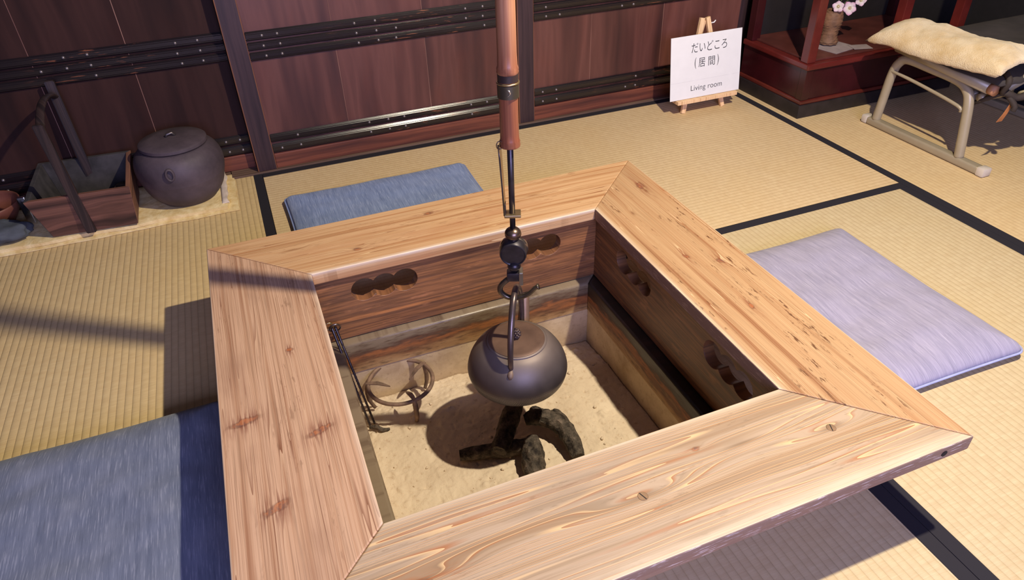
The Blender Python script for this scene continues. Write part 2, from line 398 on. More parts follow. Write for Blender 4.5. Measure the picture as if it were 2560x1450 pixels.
SEAM = wood('rubbed_board_edge', 'z', srgb(150, 112, 96), srgb(120, 82, 70), srgb(80, 52, 48), freq=60, rough=0.5, seed=2, stain=0.6, stainc=srgb(70, 44, 42), bump=0.05)
rivet_mesh = None
def door(n, x0, x1, yf, seams, ups, los, left_stile=True):
    """yf: front face"""
    d = tag(put('door_%d' % n, B(x0, x1, yf+0.022, yf+0.034, 0.006, 1.9), DW[0], origin=(x0, yf, 0)), kind='structure')
    xs = [x0] + list(seams) + [x1]
    for i in range(len(xs)-1):
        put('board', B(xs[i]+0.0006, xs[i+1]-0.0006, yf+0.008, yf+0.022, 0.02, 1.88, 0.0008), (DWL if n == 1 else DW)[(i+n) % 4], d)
    for sx in seams: put('seam_strip', B(sx-0.0009, sx+0.0009, yf+0.0074, yf+0.016, 0.056, 1.88), SEAM, d)
    if left_stile: put('stile', B(x0, x0+0.062, yf-0.006, yf+0.02, 0.0055, 1.9, 0.002), STILE, d, origin=(x0+0.010, yf, 0))
    xa = x0+0.0625 if left_stile else x0
    put('bottom_rail', B(xa, x1, yf, yf+0.02, 0.0055, 0.056, 0.002), RAIL, d)
    rows = [(0.437, 0.0135, ups), (0.4065, 0.0125, ups), (0.376, 0.013, ups), (0.110, 0.014, los), (0.0745, 0.0155, los)]
    global rivet_mesh
    for ri, (z, h, rv) in enumerate(rows):
        bm = bmesh.new(); sec = [(-h, 0.0), (-h, -0.006), (-h*0.55, -0.0105), (h*0.55, -0.0105), (h, -0.006), (h, 0.0)]
        A = [bm.verts.new((xa, yf+0.008+b, z+a)) for a, b in sec]; Bq = [bm.verts.new((x1-0.0005, yf+0.008+b, z+a)) for a, b in sec]
        for i in range(6): bm.faces.new((A[i], A[(i+1) % 6], Bq[(i+1) % 6], Bq[i]))
        bm.faces.new(A); bm.faces.new(Bq[::-1])
        bmesh.ops.bevel(bm, geom=[e for e in bm.edges], offset=0.0022, segments=2, affect='EDGES')
        b = put('batten', bm, BAT, d)
        for k, rx in enumerate(rv):
            if (ri*3+k*5+n) % 11 == 0: continue
            if rivet_mesh is None:
                bb = L([(0, -0.0005), (0.0048, -0.0005), (0.0045, 0.0018), (0.003, 0.0036), (0, 0.0042)], (0, 0, 0), 12, Matrix.Rotation(PI/2, 4, 'X'))
                me = bpy.data.meshes.new('rivet'); bb.to_mesh(me); bb.free(); me.materials.append(RIV)
                me.polygons.foreach_set('use_smooth', [True]*len(me.polygons)); rivet_mesh = me
            o = bpy.data.objects.new('rivet', rivet_mesh); COL.objects.link(o); o.parent = b
            o.location = Vector((rx + random.uniform(-.003, .003), yf-0.0025, z)) - root_loc(b)
    return d
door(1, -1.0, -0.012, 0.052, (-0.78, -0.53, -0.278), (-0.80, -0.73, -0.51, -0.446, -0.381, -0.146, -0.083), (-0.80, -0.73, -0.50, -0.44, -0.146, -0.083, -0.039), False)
door(2, -0.010, 0.927, 0.012, (0.314, 0.606), (0.100, 0.148, 0.385, 0.450, 0.511, 0.749, 0.811), (0.082, 0.143, 0.382, 0.446, 0.506, 0.749, 0.812))
door(3, 0.932, 1.868, 0.014, (1.224, 1.522), (1.04, 1.095, 1.34, 1.385, 1.67, 1.73), (1.03, 1.085, 1.372, 1.42, 1.67, 1.73))
door(4, 1.872, 2.81, 0.05, (2.17, 2.5), (2.0, 2.3, 2.6), (2.0, 2.3, 2.6))

# ------------------------------------------------------------------ hearth pit
def ledgemat(name, axis, soot_shade=1.0):
    q = N(name); q.coord(); x, y, z = q.xyz
    u = x if axis == 'x' else y
    n = q.noise(q.comb(q.math('MULTIPLY', u, 9), q.math('MULTIPLY', z, 40), 1.0), 1.0, 4, 0.6)
    n2 = q.noise(q.comb(q.math('MULTIPLY', u, 26), q.math('MULTIPLY', z, 120), 4.0), 1.0, 4, 0.6)
    zz = q.math('MULTIPLY_ADD', q.math('SUBTRACT', n, 0.5), 0.075, z)
    g = q.math('MULTIPLY_ADD', zz, 10.0, 1.0)          # 0 at z=-0.10, 1 at z=0
    col = q.ramp(g, [(0.05, srgb(176, 142, 98)), (0.28, srgb(150, 112, 72)), (0.40, srgb(112, 74, 46)), (0.54, srgb(150, 92, 50)), (0.66, tuple(c*soot_shade for c in srgb(88, 62, 46))), (0.80, tuple(c*soot_shade**2 for c in srgb(120, 104, 84))), (0.97, tuple(c*soot_shade**3 for c in srgb(128, 112, 92)))])
    col = q.mix(q.math('MULTIPLY', q.ramp(n2, [(0.5, 0.0), (0.66, 1.0)]), 0.6), col, srgb(64, 40, 28))
    q.bump(n2, 0.3, 0.002)
    return q.out(col, q.ramp(g, [(0.6, 0.6), (0.85, 0.36)]), 0.0, 0.5)
LX, LY = ledgemat('sooty_ledge_lengthwise', 'x'), ledgemat('sooty_shaded_ledge', 'y', 0.42)  # right ledge's shade is added to its soot by darkening the colour
LYL = ledgemat('sooty_lit_ledge', 'y', 1.0)  # same sooty boards in the lit tone, for the left ledge
def earthmat():
    q = N('ash_coated_earth'); c = q.coord()
    n = q.noise(c, 14, 5, 0.6); n2 = q.noise(c, 90, 4, 0.6)
    col = q.ramp(n, [(0.3, srgb(176, 152, 122)), (0.6, srgb(206, 184, 152))])
    col = q.mix(q.math('MULTIPLY', q.ramp(n2, [(0.55, 0.0), (0.7, 1.0)]), 0.3), col, srgb(130, 100, 74))
    q.bump(n2, 0.3, 0.002); return q.out(col, 0.9, 0, 0.2)
EARTH = earthmat()
pit = thing('hearth_pit', 'sunken square fire pit of sooty boards and ash-coated walls inside the wooden frame', 'fire pit', (0.39, -1.32, -0.25))
px0, px1, py0, py1 = 0.084, 0.711, -1.63, -1.000          # inner faces
ox0, ox1, oy0, oy1 = 0.021, 0.759, -1.689, -0.951
def ledge(pts, mat):
    bm = bmesh.new(); prism(bm, pts, -0.088, -0.003, 0.0); 
    bmesh.ops.bevel(bm, geom=[e for e in bm.edges if all(abs(v.co.z+0.003) < 1e-5 for v in e.verts)], offset=0.007, segments=4, profile=0.5, affect='EDGES')
    put('ledge_board', bm, mat, pit, smooth=True, auto=0.6, origin=(0, 0, 0))
e_ = 0.0006
ledge([(ox0, oy1), (ox1, oy1), (px1-e_, py1), (px0+e_, py1)], LX); ledge([(ox0, oy0), (ox1, oy0), (px1-e_, py0), (px0+e_, py0)], LX)
ledge([(ox1, oy1-e_), (ox1, oy0+e_), (px1, py0+e_), (px1, py1-e_)], LY); ledge([(ox0, oy1-e_), (ox0, oy0+e_), (px0, py0+e_), (px0, py1-e_)], LYL)
for r in ((ox0, ox1, py1+0.002, oy1), (ox0, ox1, oy0, py0-0.002)):
    put('earth_wall', B(r[0], r[1], r[2], r[3], -0.27, -0.089, 0.001), EARTH, pit)
for r in ((px1+0.002, ox1, py0-0.0015, py1+0.0015), (ox0, px0-0.002, py0-0.0015, py1+0.0015)):
    put('earth_wall', B(r[0], r[1], r[2], r[3], -0.27, -0.089, 0.001), EARTH, pit)
put('pit_floor', B(ox0, ox1, oy0, oy1, -0.29, -0.271), EARTH, pit)

# sand
def sandmat():
    q = N('hearth_ash_sand'); c = q.coord()
    n = q.noise(c, 9, 5, 0.6); n2 = q.noise(c, 70, 5, 0.65); n3 = q.noise(c, 420, 2)
    col = q.ramp(n, [(0.3, srgb(200, 180, 154)), (0.7, srgb(218, 200, 174))])
    col = q.mix(q.math('MULTIPLY', q.ramp(n2, [(0.30, 1.0), (0.42, 0.0)]), 0.35), col, srgb(150, 112, 72))
    q.bump(q.math('MULTIPLY_ADD', n3, 0.25, n2), 0.5, 0.005); return q.out(col, 0.95, 0, 0.1)
SAND = sandmat()
def sandz(x, y):
    v = Vector((x*5, y*5, 0)); h = 0.009*noise.noise(v) + 0.004*noise.noise(v*4) + 0.0016*noise.noise(v*14)
    h += 0.0012*noise.noise(v*40)
    k = max(0.0, noise.noise(Vector((x*45, y*45, 3.3)))-0.32); h += 0.012*k            # lumps
    k = max(0.0, noise.noise(Vector((x*70, y*60, 8.1)))-0.36); h -= 0.010*k            # dents
    if y < -1.42: h += 0.0011*math.sin(x*420 + 2.0*noise.noise(Vector((x*6, y*6, 1))))*min(1, (-1.42-y)*12)   # rake marks
    return -0.168 + h - 0.022*max(0, (y+1.12)/0.12)*0.9 - 0.008*max(0, (x-0.62)/0.1)
bm = bmesh.new(); nx = 230; grid = []
for j in range(nx):
    row = []
    for i in range(nx):
        x = px0+0.0005 + (px1-px0-0.001)*i/(nx-1); y = py0+0.0005 + (py1-py0-0.001)*j/(nx-1)
        row.append(bm.verts.new((x, y, sandz(x, y))))
    grid.append(row)
for j in range(nx-1):
    for i in range(nx-1): bm.faces.new((grid[j][i], grid[j][i+1], grid[j+1][i+1], grid[j+1][i]))
edge = [grid[0][i] for i in range(nx)] + [grid[j][-1] for j in range(1, nx)] + [grid[-1][i] for i in range(nx-2, -1, -1)] + [grid[j][0] for j in range(nx-2, 0, -1)]
low = [bm.verts.new((v.co.x, v.co.y, -0.2705)) for v in edge]
for i in range(len(edge)):
    j = (i+1) % len(edge); bm.faces.new((edge[i], low[i], low[j], edge[j]))
bm.faces.new(low)
# crumbs of sand and ash
random.seed(11)
for i in range(170):
    x = random.uniform(px0+.02, px1-.02); y = random.uniform(py0+.02, py1-.03)
    r = random.choice((0.0012, 0.0018, 0.0018, 0.0026, 0.004)) * random.uniform(.7, 1.2)
    g = bmesh.ops.create_icosphere(bm, subdivisions=1, radius=r)['verts']
    for v in g: v.co = Vector((x, y, sandz(x, y)+r*0.35)) + v.co*random.uniform(.7, 1.25)
tag(put('hearth_sand', bm, SAND, origin=(0.39, -1.32, -0.2705), smooth=True), 'pale tan sand and ash with lumps and rake marks filling the fire pit', 'sand', kind='stuff')

# ------------------------------------------------------------------ raised wooden hearth frame
frame = thing('raised_hearth', 'square weathered cedar hearth frame with mitred top boards around the fire pit', 'hearth', (0.3913, -1.3202, 0))
cy = (Y0+Y1)/2
def rel(px, py): return px-frame.location.x, py-frame.location.y
def kn(lst, ax):
    o = []
    for (x, y, a, b, s) in lst:
        rx, ry = rel(x, y); o.append((rx, ry, a, b, s) if ax == 'x' else (ry, rx, a, b, s))
    return o
def tone(*c): r, g_, b_ = srgb(*c); return (r*0.74, g_*0.76, b_*0.84)
WB = wood('cedar_back', 'x', tone(232, 186, 132), tone(216, 166, 112), tone(186, 124, 74), freq=80, seed=2.2, stain=0.45, stainc=tone(190, 120, 74), line=0.35, ztop=ZT,
          rings=(14, tone(140, 76, 40), tone(244, 204, 146), 0.10, 0.85),
          knots=kn([(0.356, -0.838, 0.030, 0.010, 0.012), (0.165, -0.925, 0.03, 0.010, 0.012), (0.62, -0.86, 0.05, 0.008, 0.008), (0.03, -0.87, 0.07, 0.012, 0.012)], 'x'),
          torn=kn([(0.356, -0.838, 0.014, 0.009, 0.2), (0.165, -0.927, 0.012, 0.009, 0.1)], 'x'), tornc=srgb(128, 70, 48),
          wear=((IY1-frame.location.y, 0.011),), wpale=tone(252, 232, 200), fleck=0.35, wob=0.007)
WR = wood('cedar_right', 'y', tone(210, 168, 118), tone(196, 150, 102), tone(164, 110, 68), freq=72, seed=6.4, stain=0.30, stainc=tone(200, 130, 76), line=0.35, fleck=1.0, ztop=ZT,
          rings=(12, tone(160, 94, 50), tone(244, 206, 152), 0.09, 0.8),
          knots=kn([(0.886, -0.955, 0.03, 0.012, 0.012), (0.867, -1.292, 0.022, 0.012, 0.010), (0.811, -1.250, 0.02, 0.010, 0.008), (0.829, -1.451, 0.02, 0.008, 0.010), (0.80, -1.04, 0.03, 0.010, 0.008)], 'y'),
          torn=kn([(0.886, -0.925, 0.022, 0.015, 0.3), (0.867, -1.292, 0.012, 0.010, -0.4), (0.811, -1.250, 0.011, 0.008, -0.5), (0.829, -1.451, 0.010, 0.007, 0.4)], 'y'), tornc=srgb(124, 62, 38),
          wear=((IX1-frame.location.x, 0.013), (X1-frame.location.x, 0.004)), wpale=tone(250, 226, 184), wob=0.006,
          faces=((IX1-frame.location.x, srgb(120, 88, 80), srgb(168, 136, 118)),))
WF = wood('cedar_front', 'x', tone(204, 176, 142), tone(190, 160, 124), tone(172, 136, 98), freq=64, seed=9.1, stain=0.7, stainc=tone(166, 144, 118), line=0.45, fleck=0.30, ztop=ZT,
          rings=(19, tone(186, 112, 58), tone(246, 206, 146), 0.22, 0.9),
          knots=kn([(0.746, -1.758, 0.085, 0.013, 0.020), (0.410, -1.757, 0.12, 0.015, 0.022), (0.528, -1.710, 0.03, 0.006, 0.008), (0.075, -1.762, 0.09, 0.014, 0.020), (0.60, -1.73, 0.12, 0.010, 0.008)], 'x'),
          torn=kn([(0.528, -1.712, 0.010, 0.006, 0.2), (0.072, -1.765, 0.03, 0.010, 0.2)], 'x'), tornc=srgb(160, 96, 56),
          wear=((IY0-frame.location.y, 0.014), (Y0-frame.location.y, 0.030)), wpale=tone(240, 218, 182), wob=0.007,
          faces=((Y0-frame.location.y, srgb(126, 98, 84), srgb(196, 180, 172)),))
WL = wood('cedar_left', 'y', tone(226, 182, 142), tone(212, 166, 126), tone(178, 128, 92), freq=110, seed=13.7, stain=0.55, stainc=tone(160, 118, 90), line=0.65, fleck=0.4, ztop=ZT,
          rings=(15, tone(130, 76, 48), tone(226, 184, 142), 0.20, 0.8),
          knots=kn([(-0.02, -1.22, 0.012, 0.008, 0.006)], 'y'), tornc=srgb(112, 58, 42),
          torn=kn([(-0.112, -1.377, 0.010, 0.036, 0.18), (0.0, -1.444, 0.010, 0.030, 0.28), (-0.083, -1.571, 0.012, 0.028, 0.30), (-0.02, -1.22, 0.007, 0.010, 0.1)], 'y'),
          wear=((IX0-frame.location.x, 0.010), (X0-frame.location.x, 0.0035)), wpale=tone(244, 216, 182), wob=0.004)
g = 0.0005
def board(pts, mat, label):
    bm = bmesh.new(); prism(bm, pts, ZT-TH, ZT, 0.0024)
    return put('top_board', bm, mat, frame, label=label, origin=(frame.location.x, frame.location.y, 0))
b_back = board([(X0+g, Y1), (X1-g, Y1), (IX1-g, IY1), (IX0+g, IY1)], WB, 'golden brown back board with reddish grain')
b_right = board([(X1, Y1-g), (X1, Y0+g), (IX1, IY0+g), (IX1, IY1-g)], WR, 'orange brown right board with dark flecks')
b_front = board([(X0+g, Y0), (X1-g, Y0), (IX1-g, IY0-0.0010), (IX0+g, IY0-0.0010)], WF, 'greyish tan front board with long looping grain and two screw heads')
b_left = board([(X0, Y1-g), (X0, Y0+g), (IX0, IY0+g), (IX0, IY1-g)], WL, 'pinkish brown left board with torn knots')
SCREW = plain('worn_brass_screw', srgb(140, 112, 88), 0.45, 0.5, 0.2, 60)
for (sx, sy, a) in ((0.746, -1.758, 1.2), (0.410, -1.757, 1.9)):
    bm = L([(0.0, ZT+0.0004), (0.0072, ZT+0.0004), (0.0078, ZT+0.0), (0.0078, ZT-0.004)], (sx, sy, 0), 24)
    s = put('screw_head', bm, SCREW, b_front, smooth=False)
    put('slot', B(-0.0068, 0.0068, -0.0007, 0.0007, ZT+0.0003, ZT+0.0007, M=Matrix.Translation((sx, sy, 0)) @ Matrix.Rotation(a, 4, 'Z')), plain('slot_dirt', (0.02, 0.015, 0.012), 0.9), b_front)
# peg hole in the front edge
put('peg_hole', L([(0, -0.0002), (0.0052, -0.0002), (0.0056, 0.0003), (0.0056, 0.0008), (0, 0.0008)], (0.877, Y0, ZT-0.0145), 20, Matrix.Rotation(PI/2, 4, 'X')), plain('hole_dark', (0.012, 0.008, 0.006), 0.9), b_front)
# long edge grooves of the front board are in its grain; side panels with three-lobed openings
def panelmat(name, axis, seed, tone=1.0):
    q = N(name); q.coord(); x, y, z = q.xyz; u = x if axis == 'x' else y
    n1 = q.noise(q.comb(q.math('MULTIPLY', u, 1.8), q.math('MULTIPLY', z, 34), seed), 1.0, 4, 0.6)
    n2 = q.noise(q.comb(q.math('MULTIPLY', u, 9), q.math('MULTIPLY', z, 190), seed+3), 1.0, 3, 0.6)
    n3 = q.noise(q.comb(q.math('MULTIPLY', u, 14), q.math('MULTIPLY', z, 50), seed+7), 1.0, 4, 0.6)
    s = lambda *c: tuple(v*tone for v in srgb(*c))
    col = q.ramp(n1, [(0.30, s(92, 60, 48)), (0.45, s(146, 98, 62)), (0.58, s(112, 76, 54)), (0.72, s(182, 120, 70))])
    col = q.mix(q.math('MULTIPLY', q.ramp(n2, [(0.42, 1.0), (0.54, 0.0)]), 0.4), col, s(52, 34, 28))
    col = q.mix(q.math('MULTIPLY', q.ramp(n3, [(0.60, 0.0), (0.70, 1.0)]), 0.45), col, s(190, 128, 86))
    q.bump(n2, 0.3, 0.0015); return q.out(col, 0.42, 0, 0.45)
PMX, PMY = panelmat('sooty_panel_lengthwise', 'x', 1.0), panelmat('sooty_panel', 'y', 5.0, 0.8)
def lobes(c, zc=0.122, r=0.0305, s=0.0470, n=14):
    """outline of three overlapping circles"""
    cs = [c-s, c, c+s]; al = math.acos(s/2/r); P = []
    for k in range(n+1):           # left cap
        a = al + (2*PI-2*al)*k/n; P.append((cs[0]+r*math.cos(a), zc+r*math.sin(a)))
    for k in range(1, n+1):        # bottom of the middle
        a = PI+al + (PI-2*al)*k/n; P.append((cs[1]+r*math.cos(a), zc+r*math.sin(a)))
    for k in range(1, n*2+1):
        a = -PI+al + (2*PI-2*al)*k/(n*2); P.append((cs[2]+r*math.cos(a), zc+r*math.sin(a)))
    for k in range(1, n):
        a = al + (PI-2*al)*k/n; P.append((cs[1]+r*math.cos(a), zc+r*math.sin(a)))
    return P
def panel(u0, u1, holes, M, mat):
    bm = curve_mesh([[(u0, 0.0008), (u1, 0.0008), (u1, ZT-TH-0.0004), (u0, ZT-TH-0.0004)]] + [lobes(h) for h in holes], 0.0125, 0.0012)
    xf(bm, M); return put('side_panel', bm, mat, frame)
Mx = lambda y: Matrix.Translation((0, y, 0)) @ Matrix.Rotation(PI/2, 4, 'X')
My = lambda x: Matrix.Translation((x, 0, 0)) @ Matrix.Rotation(PI/2, 4, 'Z') @ Matrix.Rotation(PI/2, 4, 'X')
panel(0.020, 0.763, (0.2055, 0.5665), Mx(-0.9635), PMX)
panel(0.020, 0.763, (0.2055, 0.5665), Mx(-1.6765), PMX)
panel(-1.6635, -0.9765, (-1.517, -1.162), My(0.7505), PMY)
panel(-1.6635, -0.9765, (-1.517, -1.162), My(0.0325), PMY)

# ------------------------------------------------------------------ cushions
def cushmat(name, a, b, c, seed):
    q = N(name); q.coord(); x, y, z = q.xyz
    n1 = q.noise(q.comb(q.math('MULTIPLY', x, 420), q.math('MULTIPLY', y, 22), seed), 1.0, 3, 0.6)
    n2 = q.noise(q.comb(q.math('MULTIPLY', x, 110), q.math('MULTIPLY', y, 7), seed+2), 1.0, 3, 0.6)
    n3 = q.noise(q.comb(q.math('MULTIPLY', x, 16), q.math('MULTIPLY', y, 12), seed+5), 1.0, 3, 0.5)
    col = q.ramp(n2, [(0.3, a), (0.7, b)])
    col = q.mix(q.math('MULTIPLY', q.ramp(n1, [(0.54, 0.0), (0.68, 1.0)]), 0.55), col, c)
    col = q.mix(q.math('MULTIPLY', q.ramp(n1, [(0.30, 1.0), (0.42, 0.0)]), 0.45), col, tuple(v*0.55 for v in a))
    col = q.mix(q.math('MULTIPLY', q.ramp(n3, [(0.5, 0.0), (0.72, 1.0)]), 0.22), col, tuple(v*0.9 for v in c))
    q.bump(q.math('MULTIPLY_ADD', n2, 1.0, n1), 0.35, 0.0015)
    return q.out(col, 0.85, 0, 0.15, sheen=0.15)
def cushion(label, x0, x1, y0, y1, h, mat, seed, pipe, dips=()):
    t = thing('floor_cushion', label, 'cushion', ((x0+x1)/2, (y0+y1)/2, 0), 'floor cushions around the hearth')
    n = 72; cx, cyy = (x0+x1)/2, (y0+y1)/2; ax, ay = (x1-x0)/2, (y1-y0)/2
    bm = bmesh.new(); zmid = 0.33*h
    def pos(i, j, top):
        a = 2*i/(n-1)-1; b = 2*j/(n-1)-1
        sx = 1 - 0.035*(1-abs(a)**2)*0 ; px = a; py = b
        # edges pulled in slightly between the corners, corners rounded
        r = 0.09
        qx = abs(a); qy = abs(b); ex, ey = max(0, qx-(1-r)), max(0, qy-(1-r))
        if ex > 0 and ey > 0:
            mx = max(ex, ey); L2 = math.hypot(ex, ey); f = mx/L2
            qx = (1-r)+ex*f; qy = (1-r)+ey*f
        X = math.copysign(qx, a)*ax*(1-0.022*(1-b*b)); Y = math.copysign(qy, b)*ay*(1-0.022*(1-a*a))
        e = min(1-abs(a), 1-abs(b)); pr = min(1, e/0.42)
        prof = (1-(1-pr)**2.6)**0.62
        px_, py_ = cx+X, cyy+Y
        wr = noise.noise(Vector((px_*7+seed, py_*7, seed)))
        wr2 = noise.noise(Vector((px_*22+seed, py_*22, seed)))
        if top:
            z = zmid + (h-zmid)*prof*(0.90+0.14*wr) + 0.0022*wr2*prof
            for (dx, dy, dr, dd) in dips: z -= dd*math.exp(-(((px_-dx)**2+(py_-dy)**2)/dr**2))
        else: z = max(0.0016, zmid - (zmid-0.0016)*min(1, e/0.10))
        return (px_, py_, z)
    Tt = [[bm.verts.new(pos(i, j, True)) for i in range(n)] for j in range(n)]
    Bb = [[(Tt[j][i] if i in (0, n-1) or j in (0, n-1) else bm.verts.new(pos(i, j, False))) for i in range(n)] for j in range(n)]
    for j in range(n-1):
        for i in range(n-1):
            bm.faces.new((Tt[j][i], Tt[j][i+1], Tt[j+1][i+1], Tt[j+1][i]))
            try: bm.faces.new((Bb[j][i], Bb[j+1][i], Bb[j+1][i+1], Bb[j][i+1]))
            except ValueError: pass
    rim = [Tt[0][i].co.copy() for i in range(n)] + [Tt[j][-1].co.copy() for j in range(1, n)] + [Tt[-1][i].co.copy() for i in range(n-2, -1, -1)] + [Tt[j][0].co.copy() for j in range(n-2, 0, -1)]
    put('cushion_cover', bm, mat, t, smooth=True)
    put('piping', T(rim, 0.0026, seg=8, closed=True), pipe, t, smooth=True)
    return t
CB = cushmat('slub_blue_cloth', srgb(104, 122, 164), srgb(134, 150, 190), srgb(170, 182, 214), 1.0)
CR = cushmat('slub_lavender_cloth', srgb(140, 136, 156), srgb(162, 156, 176), srgb(182, 176, 192), 4.0)
CL = cushmat('slub_denim_cloth', srgb(94, 102, 122), srgb(112, 119, 138), srgb(156, 160, 176), 7.0)
pb = plain('blue_piping', srgb(128, 142, 184), 0.8); pr_ = plain('lavender_piping', srgb(158, 164, 196), 0.8); pl = plain('denim_piping', srgb(112, 130, 168), 0.8)
cushion('blue cushion behind the hearth, in front of the dark sliding doors', 0.045, 0.630, -0.735, -0.236, 0.040, CB, 3.0, pb)
cushion('pale lavender cushion right of the hearth with a pale piped edge', 0.865, 1.436, -1.632, -1.078, 0.056, CR, 8.0, pr_, ((1.10, -1.44, 0.07, 0.012), (1.25, -1.52, 0.06, -0.004)))
cushion('grey-blue cushion at the near left corner, partly in the frame shadow', -0.745, -0.165, -1.725, -1.108, 0.074, CL, 12.0, pl)

# ------------------------------------------------------------------ pot hook hanging over the hearth
IRON = plain('dark_wrought_iron', (0.060, 0.050, 0.056), 0.36, 0.75, 0.3, 40)
IRON2 = plain('brown_bronze', (0.15, 0.10, 0.075), 0.30, 0.85, 0.25, 40)
BRASS = plain('aged_brass', (0.42, 0.32, 0.17), 0.33, 0.9, 0.2, 50)
def bamboomat():
    q = N('smoked_bamboo'); q.coord(); x, y, z = q.xyz
    ang = q.noise(q.comb(q.math('MULTIPLY', x, 150), q.math('MULTIPLY', y, 150), q.math('MULTIPLY', z, 2.5)), 1.0, 3, 0.6)
    n = q.noise(q.comb(q.math('MULTIPLY', x, 30), q.math('MULTIPLY', y, 30), q.math('MULTIPLY', z, 7)), 1.0, 3, 0.6)
    hi = q.ramp(q.math('MULTIPLY', q.math('SUBTRACT', z, 0.10), 5.0), [(0.0, 0.0), (0.6, 1.0)])
    c1 = q.ramp(ang, [(0.3, srgb(110, 60, 42)), (0.7, srgb(150, 90, 64))])
    c2 = q.ramp(ang, [(0.3, srgb(146, 94, 66)), (0.7, srgb(190, 140, 104))])
    col = q.mix(hi, c1, c2); col = q.mix(q.math('MULTIPLY', q.ramp(n, [(0.5, 0.0), (0.75, 1.0)]), 0.4), col, srgb(110, 56, 36))
    return q.out(col, 0.30, 0, 0.5)
BAM = bamboomat()
hook = thing('pot_hook', 'hanging bamboo and iron pot hook holding the kettle over the fire pit', 'pot hook', hang(PX, PY, 0.5684))
RESIZE = HANG
r0 = 0.0148
prof = [(0.006, 0.5690), (r0*1.10, 0.5690), (r0*1.14, 0.5715), (r0*1.08, 0.5745), (r0*1.12, 0.577), (r0*1.02, 0.581), (r0, 0.592), (r0*0.985, 0.63), (r0, 0.655), (r0*1.0, 0.682),
        (r0*1.04, 0.6845), (r0*1.13, 0.687), (r0*1.09, 0.6895), (r0*1.12, 0.692), (r0*1.02, 0.697), (r0*0.98, 0.715), (r0*0.96, 0.80), (r0*0.98, 0.92), (r0*1.10, 0.925), (r0*1.0, 0.93), (r0*.97, 1.2), (r0*1.1, 1.205), (r0*.98, 1.21), (r0*.95, 1.6), (r0*.95, 2.6), (0.006, 2.6)]
put('bamboo_tube', L(prof, (PX, PY, 0), 40), BAM, hook, smooth=True, auto=0.9)
put('lacquer_band', L([(r0*0.99, 0.6735), (r0*1.06, 0.6735), (r0*1.06, 0.6842), (r0*0.99, 0.6842)], (PX, PY, 0), 40), plain('black_lacquer', (0.03, 0.018, 0.018), 0.35), hook, smooth=True, auto=0.6)
put('metal_collar', L([(r0*0.99, 0.649), (r0*1.12, 0.649), (r0*1.12, 0.6690), (r0*0.99, 0.6690)], (PX, PY, 0), 40), plain('tarnished_collar', (0.11, 0.095, 0.07), 0.42, 0.8), hook, smooth=True, auto=0.6)
put('brass_ring', T([(PX+r0*1.10*math.cos(a*PI/16), PY+r0*1.10*math.sin(a*PI/16), 0.6712) for a in range(32)], 0.0016, seg=8, closed=True), BRASS, hook, smooth=True)
# comma-shaped inlay on the collar
ca = math.atan2(-2.2893-PY, 0.0237-PX)
pts = []
for t in range(13):
    a = t/12; u = 0.0034*math.sin(a*PI)*1.1 - 0.002*a; v = 0.0052 - 0.0105*a
    if t == 0: u = -0.0022
    an = ca + u/(r0*1.12); pts.append((PX+(r0*1.13)*math.cos(an), PY+(r0*1.13)*math.sin(an), 0.659+v))
put('comma_inlay', T(pts, [0.0004, 0.0011, 0.0014, 0.0014, 0.0013, 0.0012, 0.0011, 0.001, 0.0009, 0.0008, 0.0006, 0.0004, 0.0002], seg=6), plain('silver_inlay', (0.75, 0.72, 0.66), 0.25, 0.9), hook, smooth=True)
put('iron_rod', T([(PX, PY, 0.60), (PX, PY, 0.50), (PX, PY, 0.415)], [0.0052, 0.0050, 0.0048], seg=20), IRON, hook, smooth=True)
put('hanging_ring', T([(PX-0.0172+0.0*1, PY-0.003, 0.5815)] + [(PX-0.0185+0.0052*math.cos(a), PY-0.003, 0.5745+0.0068*math.sin(a)) for a in [PI/2+k*PI/7 for k in range(1, 14)]], 0.0009, seg=8, closed=True), IRON2, hook, smooth=True)
# locking plate: thin strap hanging beside the rod, with a bent foot the rod passes through
rgt = R_.copy(); rgt.z = 0; rgt.normalize()
def HP(u, w, z): return Vector((PX, PY, z)) + rgt*u + Vector((-rgt.y, rgt.x, 0))*w     # u to the right, w away from the viewer
def quadstrip(path, width_vec, th, name, mat):
    bm = bmesh.new(); rows = []
    for i, p in enumerate(path):
        a = path[max(0, i-1)]; b = path[min(len(path)-1, i+1)]; t = (b-a).normalized(); nrm = t.cross(width_vec).normalized()*th/2; w = width_vec/2
        rows.append([bm.verts.new(p-w-nrm), bm.verts.new(p+w-nrm), bm.verts.new(p+w+nrm), bm.verts.new(p-w+nrm)])
    for A, Bq in zip(rows, rows[1:]):
        for k in range(4): bm.faces.new((A[k], A[(k+1) % 4], Bq[(k+1) % 4], Bq[k]))
    bm.faces.new(rows[0]); bm.faces.new(rows[-1][::-1])
    return put(name, bm, mat, hook)
quadstrip([HP(-0.0165, 0, 0.572), HP(-0.0150, 0, 0.55), HP(-0.0135, 0, 0.50), HP(-0.0122, 0, 0.46), HP(-0.0115, 0, 0.446)], HP(0.002, 0.017, 0)-HP(0, 0, 0), 0.0016, 'locking_strap', BRASS)
put('strap_edge', T([HP(-0.0185, -0.006, 0.573), HP(-0.0172, -0.008, 0.55), HP(-0.0150, -0.008, 0.50), HP(-0.0132, -0.008, 0.447)], 0.0013, seg=8), IRON, hook, smooth=True)
bm = bmesh.new()
for pz, (za, zb) in enumerate(((0.4435, 0.4485),)):
    box(bm, -0.0135, 0.0145, -0.011, 0.011, za, zb, 0.0012)
M4 = Matrix.Translation((PX, PY, 0)) @ Matrix.Rotation(math.atan2(rgt.y, rgt.x), 4, 'Z')
xf(bm, M4); put('rod_clamp', bm, BRASS, hook)
